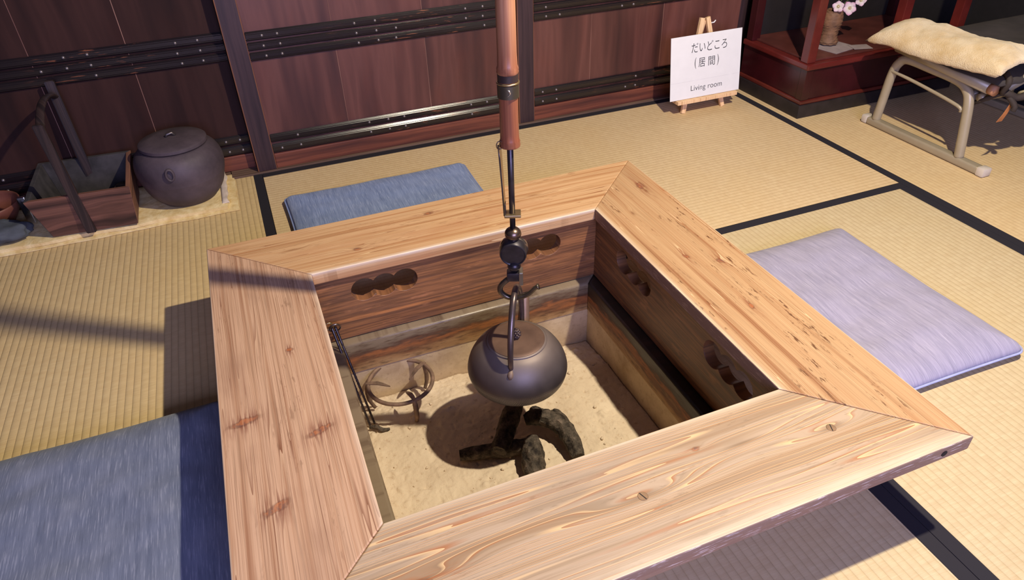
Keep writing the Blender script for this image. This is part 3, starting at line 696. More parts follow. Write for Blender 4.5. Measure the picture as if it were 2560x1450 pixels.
bm = bmesh.new(); box(bm, -0.0135, -0.0105, -0.008, 0.008, 0.448, 0.468, 0.0008); xf(bm, M4); put('clamp_back', bm, IRON, hook)
# swivel: ball, disc, ball
def ball(z, r, name, mat, sq=0.85):
    p = [(r*math.sin(PI*k/14), z - r*sq*math.cos(PI*k/14)) for k in range(15)]; p[0] = (0, p[0][1]); p[-1] = (0, p[-1][1])
    return put(name, L(p, (PX, PY, 0), 32), mat, hook, smooth=True)
ball(0.4075, 0.0145, 'upper_ball', IRON2); put('neck', L([(0, .390), (0.011, .390), (0.008, .3975), (0.006, .40), (0, .40)], (PX, PY, 0), 24), IRON2, hook, smooth=True)
dv = Vector((-0.40, -0.86, -0.20)); dv.normalize()
q_ = Vector((0, 0, 1)).rotation_difference(dv).to_matrix().to_4x4()
bm = L([(0, -0.011), (0.016, -0.011), (0.0225, -0.008), (0.0240, 0.0), (0.0235, 0.0070), (0.0225, 0.0095), (0.021, 0.0100), (0.0195, 0.0085), (0, 0.0085)], (PX-0.001, PY-0.001, 0.3715), 48, q_)
for v in bm.verts:
    v.co.z = 0.3715 + (v.co.z-0.3715)*1.12
put('swivel_disc', bm, plain('black_iron_disc', (0.035, 0.030, 0.034), 0.45, 0.5, 0.3, 60), hook, smooth=True, auto=0.7)
put('swivel_back', L([(0, -0.010), (0.018, -0.010), (0.0245, -0.0065), (0.0255, -0.001), (0.0245, 0.004), (0, 0.004)], (PX+0.004, PY+0.0085, 0.3715), 48, q_), plain('bright_bronze', (0.30, 0.24, 0.20), 0.25, 0.9), hook, smooth=True)
ball(0.3415, 0.0120, 'lower_ball', IRON)
# square eye with the hook below
bm = bmesh.new(); box(bm, -0.0135, 0.0135, -0.009, 0.009, 0.312, 0.330, 0.003); xf(bm, M4); put('hook_eye', bm, IRON, hook, smooth=True, auto=0.8)
bm = bmesh.new(); box(bm, 0.0080, 0.0155, -0.0105, 0.0105, 0.304, 0.332, 0.0018)
xf(bm, M4); put('eye_cheek', bm, plain('worn_steel_cheek', (0.42, 0.38, 0.30), 0.3, 0.9), hook)
hk = smoothpath([HP(-0.004, 0.0, 0.318), HP(-0.016, 0.001, 0.308), HP(-0.0255, 0.002, 0.296), HP(-0.026, 0.002, 0.284), HP(-0.017, 0.002, 0.2735), HP(-0.003, 0.0, 0.270), HP(0.014, -0.003, 0.2755), HP(0.027, -0.006, 0.285), HP(0.037, -0.008, 0.2975), HP(0.043, -0.009, 0.301)], 5)
nh = len(hk); put('hook', T(hk, [0.0052 - 0.0020*max(0, (i/nh-0.4)) + (0.0015 if i > nh-4 else 0) for i in range(nh)], seg=12), plain('hook_iron', (0.17, 0.14, 0.10), 0.30, 0.85, 0.35, 30), hook, smooth=True)

# ------------------------------------------------------------------ kettle
def kettlemat():
    q = N('cast_iron_body'); q.coord(); x, y, z = q.xyz
    ang = q.math('MULTIPLY', q.math('ARCTAN2', y, x), 70.0)
    rr = q.math('MULTIPLY', z, 900.0)
    h = q.math('MULTIPLY', q.math('SINE', q.math('ADD', ang, q.math('MULTIPLY', rr, 0.5))), q.math('SINE', q.math('SUBTRACT', q.math('MULTIPLY', rr, 1.2), ang)))
    lowm = q.ramp(z, [(0.106, 1.0), (0.118, 0.0)])
    n = q.noise(q.tc.outputs['Object'], 30, 4)
    base = q.ramp(n, [(0.3, (0.078, 0.070, 0.078)), (0.7, (0.120, 0.106, 0.112))])
    dust_glow = q.ramp(z, [(0.115, 0.0), (0.185, 1.0)])                 # pale dust and the lamp's glow on the shoulder, painted into the colour
    col = q.mix(q.math('MULTIPLY', dust_glow, 0.55), base, srgb(132, 112, 96))
    q.bump(q.math('MULTIPLY', h, lowm), 0.30, 0.0011)
    return q.out(col, q.math('MULTIPLY_ADD', dust_glow, 0.20, 0.36), q.math('MULTIPLY_ADD', dust_glow, -0.4, 0.72), 0.6)
KM = kettlemat()
kettle = thing('iron_kettle', 'round dark cast-iron kettle with arched handle hanging over the charcoal', 'kettle', hang(PX, PY, 0.0))
KZ = 0.018
kp = smoothprof([(0.0, 0.029), (0.040, 0.0295), (0.066, 0.033), (0.085, 0.041), (0.098, 0.054), (0.1035, 0.069), (0.1042, 0.084), (0.0985, 0.106), (0.087, 0.128), (0.073, 0.1445), (0.061, 0.1525), (0.0575, 0.1545), (0.0, 0.1545)], 5)
kp = [(r if r < 0.058 and z > 0.15 else r*0.935, 0.1545-(0.1545-z)*0.87) for r, z in kp]
put('body', L([(r, z+KZ) for r, z in kp], (PX, PY, 0), 96), KM, kettle, smooth=True)
LIDM = N('brown_lid'); LIDM.coord(); x, y, z = LIDM.xyz
rad = LIDM.math('SQRT', LIDM.math('ADD', LIDM.math('MULTIPLY', x, x), LIDM.math('MULTIPLY', y, y)))
LIDM.bump(LIDM.math('SINE', LIDM.math('MULTIPLY', rad, 3000)), 0.05, 0.0004)
LIDM = LIDM.out(LIDM.ramp(LIDM.noise(LIDM.tc.outputs['Object'], 25, 4), [(0.3, srgb(88, 66, 54)), (0.7, srgb(112, 86, 70))]), 0.55, 0.3, 0.4)
lid = put('lid', L([(0, 0.176), (0.046, 0.1755), (0.0525, 0.1745), (0.054, 0.1735), (0.0535, 0.1722), (0, 0.1722)], (PX, PY, 0), 64), LIDM, kettle, smooth=True, auto=0.7)
bm = bmesh.new()
for k in range(5):
    zc = 0.177+k*0.0038; rc = (0.0050, 0.0088, 0.0094, 0.0076, 0.0046)[k]
    for j in range(7):
        a = 2*PI*(j+0.5*(k % 2))/7
        g_ = bmesh.ops.create_icosphere(bm, subdivisions=1, radius=0.0034)['verts']
        for v in g_: v.co = Vector((PX+rc*0.72*math.cos(a)+v.co.x, PY+rc*0.72*math.sin(a)+v.co.y, zc+0.002+v.co.z*0.8))
put('lid_knob', bm, plain('pine_cone_knob', (0.085, 0.055, 0.045), 0.45, 0.4), lid, smooth=True)
hd = Vector((0.507, 0.862, 0))
def KP(a, z): return Vector((PX, PY, z)) + hd*a
hp = smoothpath([KP(-0.0665, 0.152), KP(-0.0720, 0.168), KP(-0.0705, 0.195), KP(-0.062, 0.225), KP(-0.045, 0.255), KP(-0.022, 0.2775), KP(0.0, 0.284), KP(0.022, 0.2785), KP(0.045, 0.258), KP(0.062, 0.228), KP(0.0705, 0.195), KP(0.0715, 0.168), KP(0.0665, 0.152)], 6)
n_ = len(hp); put('handle', T(hp, [0.0046+0.0016*math.sin(PI*i/(n_-1)) for i in range(n_)], seg=14), plain('handle_iron', (0.125, 0.090, 0.082), 0.32, 0.7, 0.3, 30), kettle, smooth=True)
for s in (-1, 1):
    c = KP(s*0.0690, 0.150); bm = T([KP(s*0.060, 0.142), KP(s*0.066, 0.150), KP(s*0.073, 0.1535), KP(s*0.0795, 0.1500), KP(s*0.0800, 0.140)], [0.006, 0.0068, 0.0062, 0.006, 0.0050], seg=12)
    put('handle_lug', bm, plain('lug_iron', srgb(118, 98, 84), 0.6, 0.2), kettle, smooth=True)
    put('handle_pin', T([c+Vector((hd.y, -hd.x, 0))*-0.009+Vector((0, 0, .004)), c+Vector((hd.y, -hd.x, 0))*0.009+Vector((0, 0, .004))], 0.003, seg=10), IRON, kettle, smooth=True)
sp = smoothpath([KP(0.078, 0.128), KP(0.094, 0.150), KP(0.104, 0.172), KP(0.113, 0.190)], 5)
bm = T(sp, [0.014, 0.0135, 0.013, 0.0125, 0.0122, 0.0118, 0.0115, 0.0112, 0.011, 0.0108, 0.0106, 0.0103, 0.010, 0.010, 0.0098, 0.0098][:len(sp)], seg=20)
put('spout', bm, plain('spout_iron', srgb(128, 100, 80), 0.5, 0.4), kettle, smooth=True, auto=0.9)

RESIZE = None
# ------------------------------------------------------------------ charcoal
def coalmat():
    q = N('ashy_charcoal'); c = q.coord()
    n = q.noise(c, 55, 5, 0.65); n2 = q.noise(c, 210, 3, 0.6)
    col = q.ramp(n, [(0.36, (0.014, 0.010, 0.009)), (0.5, (0.065, 0.051, 0.038)), (0.72, (0.17, 0.128, 0.098))])
    q.bump(q.math('MULTIPLY_ADD', n2, 0.4, n), 0.8, 0.006); return q.out(col, 0.8, 0, 0.25)
COAL = coalmat()
def coal(label, pts, rad, sd, sq=1.0):
    p = smoothpath(pts, 7); n = len(p); rr = []
    for i in range(n):
        t = i/(n-1)*(len(rad)-1); k = min(int(t), len(rad)-2); rr.append(rad[k]*(1-(t-k))+rad[k+1]*(t-k))
    bm = T(p, rr, seg=22, jit=0.22, sd=sd)
    for f in list(bm.faces):
        if len(f.verts) > 4:
            r = bmesh.ops.poke(bm, faces=[f])
            for v in r['verts']: v.co += Vector((noise.noise(v.co*90)*.006,)*3)
    z0 = min(v.co.z for v in bm.verts)
    o = put('charcoal', bm, COAL, origin=(pts[0][0], pts[0][1], z0), smooth=True, auto=0.75)
    return tag(o, label, 'charcoal', 'charcoal pieces under the kettle')
ZS = -0.166
coal('long black charcoal stick lying flat under the kettle, pointing left', [(0.262, -1.283, ZS+0.014), (0.32, -1.297, ZS+0.016), (0.378, -1.312, ZS+0.018), (0.425, -1.322, ZS+0.022)], [0.011, 0.016, 0.018, 0.017, 0.010], 1.0)
coal('black charcoal stick rising towards the bottom of the kettle', [(0.338, -1.328, ZS+0.040), (0.375, -1.280, ZS+0.050), (0.410, -1.236, ZS+0.058), (0.450, -1.190, ZS+0.060)], [0.017, 0.021, 0.021, 0.019, 0.012], 5.0)
coal('stubby ash-grey charcoal chunk with a cracked end, nearest the front board', [(0.418, -1.322, ZS+0.044), (0.405, -1.355, ZS+0.034), (0.392, -1.390, ZS+0.020), (0.388, -1.408, ZS+0.012)], [0.012, 0.023, 0.025, 0.021, 0.010], 9.0)
coal('curved ash-grey charcoal branch bending down to the right', [(0.425, -1.262, ZS+0.036), (0.455, -1.270, ZS+0.042), (0.487, -1.296, ZS+0.036), (0.500, -1.335, ZS+0.026), (0.496, -1.392, ZS+0.017)], [0.012, 0.019, 0.020, 0.020, 0.019, 0.014], 14.0)
coal('small flat charcoal flake right of the curved branch', [(0.498, -1.246, ZS+0.014), (0.508, -1.262, ZS+0.020), (0.522, -1.300, ZS+0.012)], [0.006, 0.010, 0.009, 0.004], 20.0)
coal('short brown charcoal splinter sticking out behind the curved branch', [(0.450, -1.232, ZS+0.010), (0.466, -1.226, ZS+0.017), (0.482, -1.250, ZS+0.012)], [0.006, 0.010, 0.010, 0.005], 25.0)
coal('thin crooked charcoal twig beside the left ledge, left of the trivet leg', [(0.098, -1.115, ZS+0.004), (0.113, -1.124, ZS+0.008), (0.125, -1.136, ZS+0.006), (0.140, -1.136, ZS+0.004)], [0.003, 0.0055, 0.005, 0.003], 31.0)

# ------------------------------------------------------------------ trivet
RUST = plain('rusty_trivet_iron', srgb(126, 102, 84), 0.65, 0.35, 0.4, 45, bump=0.3)
tc_ = Vector((0.1925, -1.0615, 0)); TR = 0.0755; TZ = -0.098
triv = thing('trivet', 'rusty three-legged iron ring trivet standing in the sand left of the kettle', 'trivet', (tc_.x, tc_.y, -0.168))
put('ring', T([tc_+Vector((TR*math.cos(k*PI/32), TR*math.sin(k*PI/32), TZ)) for k in range(64)], 0.0048, seg=12, closed=True), RUST, triv, smooth=True)
for dg in (-80, 28, 166):
    a = math.radians(dg); d = Vector((math.cos(a), math.sin(a), 0))
    leg = smoothpath([tc_+d*(TR)+Vector((0, 0, TZ+.002)), tc_+d*(TR+0.004)+Vector((0, 0, TZ-0.02)), tc_+d*(TR+0.003)+Vector((0, 0, TZ-0.05)), tc_+d*(TR-0.006)+Vector((0, 0, -0.172))], 5)
    bm = bmesh.new(); tube(bm, leg, [0.0055]*3+[0.0062]*4+[0.0055]*4+[0.0045]*5, seg=10)
    L_ = put('leg', bm, RUST, triv, smooth=True)
    # flat claw that reaches in over the ring
    w_ = Vector((-d.y, d.x, 0)); bm = bmesh.new(); rows = []
    prof = [(0.005, 0.004, 0.003), (-0.008, 0.005, 0.0050), (-0.022, 0.003, 0.0056), (-0.036, -0.004, 0.0042), (-0.050, -0.012, 0.0010)]
    for (ra, zz, ww) in prof:
        c = tc_+d*(TR+ra)+Vector((0, 0, TZ+zz)); rows.append([bm.verts.new(c-w_*ww+Vector((0, 0, s*.0012))) for s in (-1, 1)] + [bm.verts.new(c+w_*ww+Vector((0, 0, s*.0012))) for s in (1, -1)])
    for A, Bq in zip(rows, rows[1:]):
        for k in range(4): bm.faces.new((A[k], A[(k+1) % 4], Bq[(k+1) % 4], Bq[k]))
    bm.faces.new(rows[0]); bm.faces.new(rows[-1][::-1])
    put('claw', bm, RUST, triv)

# ------------------------------------------------------------------ fire tongs leaning in the back left corner
STEEL = plain('blackened_steel', (0.10, 0.085, 0.09), 0.28, 0.85, 0.3, 60)
tg = thing('fire_tongs', 'thin dark metal fire chopsticks on a ring, leaning in the pit back left corner', 'fire tongs', (0.105, -1.095, -0.168))
for dx, dy in ((0.0, 0.0), (0.011, 0.005)):
    p0 = Vector((0.0705+dx*0.7, -0.9905+dy*0.3, 0.052)); p1 = Vector((0.101+dx, -1.103+dy, -0.170))
    pts = [p0.lerp(p1, t/60) for t in range(61)]
    put('rod', T(pts, [0.0031 if i < 12 else (0.0025+0.0005*(i % 2)) for i in range(61)], seg=10), STEEL, tg, smooth=True)
rc = Vector((0.077, -0.9905, 0.050))
put('ring', T([rc+Vector((0.0125*math.cos(k*PI/14), -0.002-0.004*math.sin(k*PI/14), 0.0125*math.sin(k*PI/14))) for k in range(28)], 0.0019, seg=8, closed=True), plain('steel_ring', (0.22, 0.18, 0.17), 0.25, 0.9), tg, smooth=True)
put('ring', T([rc+Vector((-0.012+0.009*math.cos(k*PI/14), 0.001, 0.006+0.009*math.sin(k*PI/14))) for k in range(28)], 0.0016, seg=8, closed=True), BRASS, tg, smooth=True)

# ------------------------------------------------------------------ sign on a small easel
PINE = wood('pale_pine', 'z', srgb(236, 200, 156), srgb(222, 184, 138), srgb(196, 152, 108), freq=120, rough=0.6, seed=1, bump=0.05, line=0.2)
ea = thing('display_easel', 'small pale pine tabletop easel holding the white sign by the sliding doors', 'easel', (1.62, -0.13, 0))
for (f, tp) in (((1.534, -0.155, 0), (1.609, -0.100, 0.327)), ((1.709, -0.155, 0), (1.631, -0.100, 0.327)), ((1.62, -0.016, 0), (1.62, -0.094, 0.315))):
    f, tp = Vector(f), Vector(tp); t = (tp-f).normalized(); bm = bmesh.new(); h = (tp-f).length
    box(bm, -0.0085, 0.0085, -0.006, 0.006, 0, h, 0.001)
    M = Matrix.Translation(f) @ Vector((0, 0, 1)).rotation_difference(t).to_matrix().to_4x4()
    xf(bm, M)
    for v in bm.verts: v.co.z = max(v.co.z, 0.0002)
    put('leg', bm, PINE, ea)
put('tray', B(1.488, 1.748, -0.186, -0.141, 0.047, 0.0605, 0.0015), PINE, ea)
put('brace', B(1.572, 1.668, -0.134, -0.126, 0.135, 0.150, 0.001), PINE, ea)
put('screw_tip', T([(1.640, -0.104, 0.305), (1.654, -0.112, 0.309), (1.659, -0.113, 0.316)], 0.0022, seg=8), plain('white_cord', (0.85, 0.85, 0.85), 0.5), ea, smooth=True)
SP = plain('white_paper_board', (0.74, 0.74, 0.74), 0.7, 0, 0.02)
sg = thing('sign', 'white cardboard sign reading Living room with Japanese writing, standing on the small easel', 'sign', (1.611, -0.17, 0.0615))
O = Vector((1.461, -0.172, 0.0617)); U = Vector((1, 0, 0)); V = Vector((0, 0.034, 0.2205)).normalized(); Nn = U.cross(V)
SM = Matrix((U, V, Nn)).transposed().to_4x4(); SM.translation = O
SW, SH = 0.302, 0.2235
bm = B(0, SW, 0, SH, -0.0025, 0, 0.0004); xf(bm, SM); put('card', bm, SP, sg)
INK = plain('grey_ink', (0.035, 0.035, 0.045), 0.7)
def word(name, s, u0, u1, v0, v1, emb=0.0, shear=0.0):
    bm = text_bm(s, u0, u1, v0, v1, 0.02, emb)
    for v in bm.verts: v.co.z = 0.0002 if v.co.z > 0 else 0.00002
    xf(bm, SM); return put(name, bm, INK, sg)
word('writing', 'だいどころ', 0.086, 0.238, 0.162, 0.196, -0.004)
word('writing', '居', 0.118, 0.146, 0.108, 0.140, -0.002)
word('writing', '間', 0.160, 0.188, 0.108, 0.140, -0.002)
word('bracket', '(', 0.101, 0.108, 0.104, 0.144, -0.006)
word('bracket', ')', 0.198, 0.205, 0.104, 0.144, -0.006)
word('writing', 'Living room', 0.088, 0.224, 0.020, 0.045, -0.006)
bm = B(0.001, SW-0.001, 0.0625, 0.0632, 0.0, 0.0002); xf(bm, SM); put('crease', bm, plain('crease_grey', (0.62, 0.61, 0.63), 0.8), sg)

# ------------------------------------------------------------------ red lacquered display cabinet
def lacq(name, c, r=0.28):
    q = N(name); co = q.coord(); n = q.noise(co, 7, 5, 0.6); n2 = q.noise(co, 60, 3)
    q.bump(n2, 0.05, 0.001)
    return q.out(q.ramp(n, [(0.3, tuple(v*0.6 for v in c)), (0.7, tuple(v*1.25 for v in c))]), r, 0, 0.5)
RED, REDL, BLK = lacq('dark_red_lacquer', srgb(56, 16, 20)), lacq('red_lacquer', srgb(98, 34, 30)), plain('black_worn_plinth', (0.016, 0.011, 0.011), 0.55, 0, 0.5, 20)
cab = thing('display_cabinet', 'dark red lacquered display cabinet with open front and corner posts in the back right corner', 'cabinet', (2.3, -0.19, 0))
cx0, cx1, cy0, cy1 = 1.874, 2.62, -0.385, -0.012
put('plinth', B(cx0, cx1, cy0, cy1, 0.0014, 0.050, 0.003), BLK, cab)
put('lower_moulding', B(cx0+.004, cx1-.004, cy0+.004, cy1-.002, 0.050, 0.064, 0.004), lacq('worn_red_moulding', srgb(98, 40, 32)), cab)
put('base_box', B(cx0+.012, cx1-.012, cy0+.012, cy1-.002, 0.064, 0.176, 0.002), RED, cab)
for (a, b) in ((cx0+.009, cx0+.040), (cx1-.040, cx1-.009)):
    put('corner_strip', B(a, b, cy0+.009, cy0+.040, 0.0645, 0.1755, 0.001), RED, cab)
put('top_moulding', B(cx0+.002, cx1-.002, cy0+.002, cy1-.002, 0.176, 0.196, 0.005), REDL, cab)
put('shelf', B(cx0+.03, cx1-.03, cy0+.03, cy1-.012, 0.1965, 0.203, 0.001), lacq('brown_red_shelf', srgb(92, 48, 42), 0.35), cab)
for (x, y) in ((cx0+.028, cy0+.036), (cx1-.028, cy0+.036), (cx0+.026, cy1-.030), (cx1-.026, cy1-.03), (2.30, cy0+.036)):
    put('post', B(x-.018, x+.018, y-.018, y+.018, 0.1965, 1.35, 0.002), REDL if y < -0.2 else RED, cab)
put('cabinet_top', B(cx0, cx1, cy0, cy1, 1.35, 1.39, 0.004), RED, cab)
put('back_panel', B(cx0+.02, cx1-.02, cy1-.012, cy1-.002, 0.203, 1.35), plain('black_back', (0.012, 0.009, 0.009), 0.6), cab)
# woven vase with orchids on papers inside the cabinet
vx, vy = 2.085, -0.235
bm = L(smoothprof([(0, 0.2078), (0.030, 0.2078), (0.036, 0.216), (0.030, 0.235), (0.0305, 0.262), (0.036, 0.285), (0.034, 0.31), (0.028, 0.325), (0.024, 0.325), (0.028, 0.30), (0, 0.30)], 5), (vx, vy, 0), 40)
for v in bm.verts:
    k = 1+0.07*math.sin(v.co.z*520)*math.sin(math.atan2(v.co.y-vy, v.co.x-vx)*9) + 0.05*math.sin(v.co.z*700); v.co.x = vx+(v.co.x-vx)*k; v.co.y = vy+(v.co.y-vy)*k
tag(put('vase', bm, plain('woven_bark_vase', srgb(112, 80, 56), 0.7, 0, 0.35, 40, bump=0.4), origin=(vx, vy, 0.2078), smooth=True), 'rough brown basket vase holding pink orchids inside the red cabinet', 'vase')
for (a, b, c, d, an, lb) in ((2.02, 2.15, -0.33, -0.20, 0.2, 'white paper sheet lying flat under the basket vase'), (2.13, 2.20, -0.345, -0.295, -0.3, 'small scrap of white paper lying right of the basket vase')):
    mx, my = (a+b)/2, (c+d)/2; zb = 0.2034 if mx < 2.12 else 0.2050
    bm = B(a-mx, b-mx, c-my, d-my, 0, 0.0012, M=Matrix.Translation((mx, my, zb+ (0.0 if mx < 2.12 else 0.0))) @ Matrix.Rotation(an, 4, 'Z'))
    tag(put('paper_sheet', bm, plain('off_white_paper', (0.30, 0.24, 0.24), 0.8), origin=(mx, my, zb)), lb, 'paper')
def petalmat():
    q = N('orchid_petal'); q.coord(); d = q.add('ShaderNodeVectorMath'); d.operation = 'LENGTH'; q.link(q.tc.outputs['Object'], d.inputs[0])
    col = q.ramp(q.math('MULTIPLY', d.outputs['Value'], 33), [(0.10, srgb(190, 170, 90)), (0.25, srgb(250, 244, 236)), (0.6, srgb(250, 226, 238)), (0.95, srgb(226, 120, 180))])
    return q.out(col, 0.6, 0, 0.2)
PET = petalmat(); GRN = plain('stem_green', srgb(70, 80, 40), 0.6)
orc = thing('orchid_stems', 'pink and white orchid blossoms on thin stems standing in the basket vase', 'flowers', (vx, vy, 0.305))
vdir = (Vector((0.0237, -2.289, 1.03))-Vector((2.1, -0.25, 0.34))).normalized()
for (fx, fy, fz, rs, an) in ((2.128, -0.262, 0.334, 0.026, 0.2), (2.072, -0.262, 0.346, 0.022, 0.9), (2.185, -0.25, 0.352, 0.022, 0.5), (2.10, -0.22, 0.40, 0.025, 0.0), (2.15, -0.23, 0.42, 0.025, 0.7)):
    st = smoothpath([(vx, vy, 0.303), ((vx+fx)/2, vy-0.004, (0.32+fz)/2+0.02), (fx+vdir.x*-0.004, fy-vdir.y*0.004, fz)], 6)
    stem = put('stem', T(st, 0.0014, seg=6), GRN, orc, smooth=True)
    bm = bmesh.new()
    for k in range(5):
        a = an+2*PI*k/5; L5 = rs*(1.0 if k % 2 else 0.92); ww = rs*0.48
        grid = []
        for i in range(7):
            t = i/6; w = ww*math.sin(PI*min(1, t*0.93+0.07))**0.7
            grid.append([bm.verts.new((math.cos(a)*L5*t - math.sin(a)*w*s, math.sin(a)*L5*t + math.cos(a)*w*s, 0.0012*k*0.5 + 0.004*t*t - 0.002*s*s)) for s in (-1, -.5, 0, .5, 1)])
        for A, Bq in zip(grid, grid[1:]):
            for j in range(4): bm.faces.new((A[j], A[j+1], Bq[j+1], Bq[j]))
    bmesh.ops.solidify(bm, geom=bm.faces[:], thickness=0.0006)
    g_ = bmesh.ops.create_icosphere(bm, subdivisions=1, radius=0.0028)['verts']
    for v in g_: v.co.z += 0.003
    M = Matrix.Translation((fx, fy, fz)) @ Vector((0, 0, 1)).rotation_difference(vdir).to_matrix().to_4x4()
    xf(bm, M); put('flower', bm, PET, orc, origin=(fx, fy, fz), smooth=True)

# ------------------------------------------------------------------ folding recliner with tubular frame
TUBE = plain('greige_painted_tube', srgb(158, 146, 122), 0.34, 0.1, 0.06, 20)
DARKC = plain('charcoal_canvas', srgb(58, 52, 50), 0.9, 0, 0.2, 15)
ch = thing('reclining_chair', 'folding recliner with greige tubular frame and dark padded seat beside the red cabinet', 'chair', (2.35, -0.75, 0))
FX = 2.08
def arch(fx, nm=''):
    run = bmesh.new(); box(run, fx-0.016, fx+0.016, -0.975, -0.52, 0.0014, 0.026, 0.007, 3)
    put('runner', run, TUBE, ch, smooth=True, auto=0.8)
    for (a, b) in ((-1.0, -0.972), (-0.523, -0.498)):
        put('end_cap', B(fx-0.018, fx+0.018, a, b, 0.0014, 0.029, 0.006), plain('cloudy_plastic', srgb(196, 186, 172), 0.4), ch, smooth=True, auto=0.8)
    p = smoothpath([(fx, -0.548, 0.022), (fx, -0.553, 0.10), (fx, -0.560, 0.19), (fx, -0.575, 0.232), (fx, -0.608, 0.252), (fx, -0.70, 0.250), (fx, -0.80, 0.244), (fx, -0.842, 0.226), (fx, -0.862, 0.190), (fx, -0.880, 0.10), (fx, -0.893, 0.022)], 6)
    put('leg_arch', T(p, 0.0148, seg=16), TUBE, ch, smooth=True)
    p = smoothpath([(fx-0.006, -0.560, 0.196), (fx-0.010, -0.575, 0.203), (fx-0.010, -0.70, 0.193), (fx-0.010, -0.835, 0.176), (fx-0.006, -0.850, 0.160)], 5)
    put('brace_rod', T(p, 0.0052, seg=10), TUBE, ch, smooth=True)
arch(FX); arch(2.60)
put('seat_rail', T([(FX-0.005, -0.560, 0.284), (FX-0.005, -0.74, 0.270), (FX-0.005, -0.915, 0.256)], 0.0185, seg=18), TUBE, ch, smooth=True)
put('seat_rail', T([(2.60, -0.55, 0.284), (2.60, -0.915, 0.256)], 0.0185, seg=18), TUBE, ch, smooth=True)
put('end_plug', T([(FX-0.005, -0.914, 0.2562), (FX-0.005, -0.935, 0.2545)], 0.0172, seg=16), plain('brown_end_plug', srgb(168, 120, 88), 0.6), ch, smooth=True)
put('cross_tube', T([(FX+0.005, -0.885, 0.215), (2.35, -0.90, 0.220), (2.60, -0.885, 0.215)], 0.012, seg=14), TUBE, ch, smooth=True)
put('arm_tube', T(smoothpath([(2.115, -0.925, 0.245), (2.17, -0.945, 0.285), (2.25, -0.975, 0.350), (2.33, -1.0, 0.42)], 5), 0.0135, seg=14), TUBE, ch, smooth=True)
put('cross_tube', T([(2.16, -0.955, 0.235), (2.40, -0.955, 0.245)], 0.012, seg=12), TUBE, ch, smooth=True)
# padded seat
bm = bmesh.new(); nn = 30
def pad(x0, x1, y0, y1, z0, z1, name, mat, parent, amp, seed, fr=9, tilt=0.0, rnd=0.5):
    bm = bmesh.new(); n = 40; top, bot = [], []
    for j in range(n):
        rt, rb = [], []
        for i in range(n):
            a = 2*i/(n-1)-1; b = 2*j/(n-1)-1; e = min(1-abs(a), 1-abs(b)); pr = min(1, e/rnd); pf = (1-(1-pr)**2.4)**0.55
            x = (x0+x1)/2+a*(x1-x0)/2; y = (y0+y1)/2+b*(y1-y0)/2
            w = noise.noise(Vector((x*fr+seed, y*fr, seed))); w2 = noise.noise(Vector((x*fr*3+seed, y*fr*3, 2)))
            if e < 0.001: x += 0.012*w; y += 0.012*w2
            zz = tilt*(y-y0)
            zm = z0+(z1-z0)*0.35
            rt.append(bm.verts.new((x, y, zz+zm+(z1-zm)*pf+amp*(w+0.4*w2)*pf)))
            rb.append(rt[-1] if e < 0.001 else bm.verts.new((x, y, zz+zm-(zm-z0)*min(1, pf*1.2))))
        top.append(rt); bot.append(rb)
    for j in range(n-1):
        for i in range(n-1):
            bm.faces.new((top[j][i], top[j][i+1], top[j+1][i+1], top[j+1][i]))
            try: bm.faces.new((bot[j][i], bot[j+1][i], bot[j+1][i+1], bot[j][i+1]))
            except ValueError: pass
    return bm
put('seat_pad', pad(2.055, 2.75, -0.955, -0.50, 0.262, 0.306, 's', DARKC, ch, 0.005, 3, tilt=0.015), DARKC, ch, smooth=True)
STR = plain('dark_brown_strap', (0.030, 0.020, 0.016), 0.8)
for pts, r in (([(2.10, -0.93, 0.300), (2.085, -0.955, 0.285), (2.09, -0.945, 0.255), (2.11, -0.935, 0.240)], 0.009), ([(2.10, -0.940, 0.245), (2.09, -0.90, 0.215), (2.10, -0.865, 0.190), (2.11, -0.855, 0.180)], 0.007),
               ([(2.10, -0.945, 0.250), (2.13, -0.965, 0.235), (2.16, -0.975, 0.245), (2.18, -0.97, 0.250)], 0.011), ([(2.11, -0.95, 0.24), (2.12, -0.975, 0.215), (2.12, -0.975, 0.20)], 0.008)):
    put('tie_strap', T(smoothpath(pts, 5), r, seg=8, jit=0.3), STR, ch, smooth=True)
bm = bmesh.new(); rows = []
for k, (x, y, z, w) in enumerate(((2.12, -0.955, 0.240, 0.006), (2.12, -0.960, 0.215, 0.008), (2.115, -0.955, 0.185, 0.011), (2.11, -0.948, 0.160, 0.014))):
    rows.append([bm.verts.new((x-w*.8, y-w*.5, z)), bm.verts.new((x+w*.8, y-w*.5, z)), bm.verts.new((x+w*.8, y-w*.5+.0015, z)), bm.verts.new((x-w*.8, y-w*.5+.0015, z))])
for A, Bq in zip(rows, rows[1:]):
    for k in range(4): bm.faces.new((A[k], A[(k+1) % 4], Bq[(k+1) % 4], Bq[k]))
bm.faces.new(rows[0]); bm.faces.new(rows[-1][::-1])
put('ribbon_end', bm, plain('tan_ribbon', srgb(176, 112, 64), 0.7), ch)
put('blue_cloth', pad(2.20, 2.36, -0.98, -0.80, 0.205, 0.232, 'b', DARKC, ch, 0.008, 9), plain('navy_cloth', srgb(36, 52, 96), 0.85), ch, smooth=True)
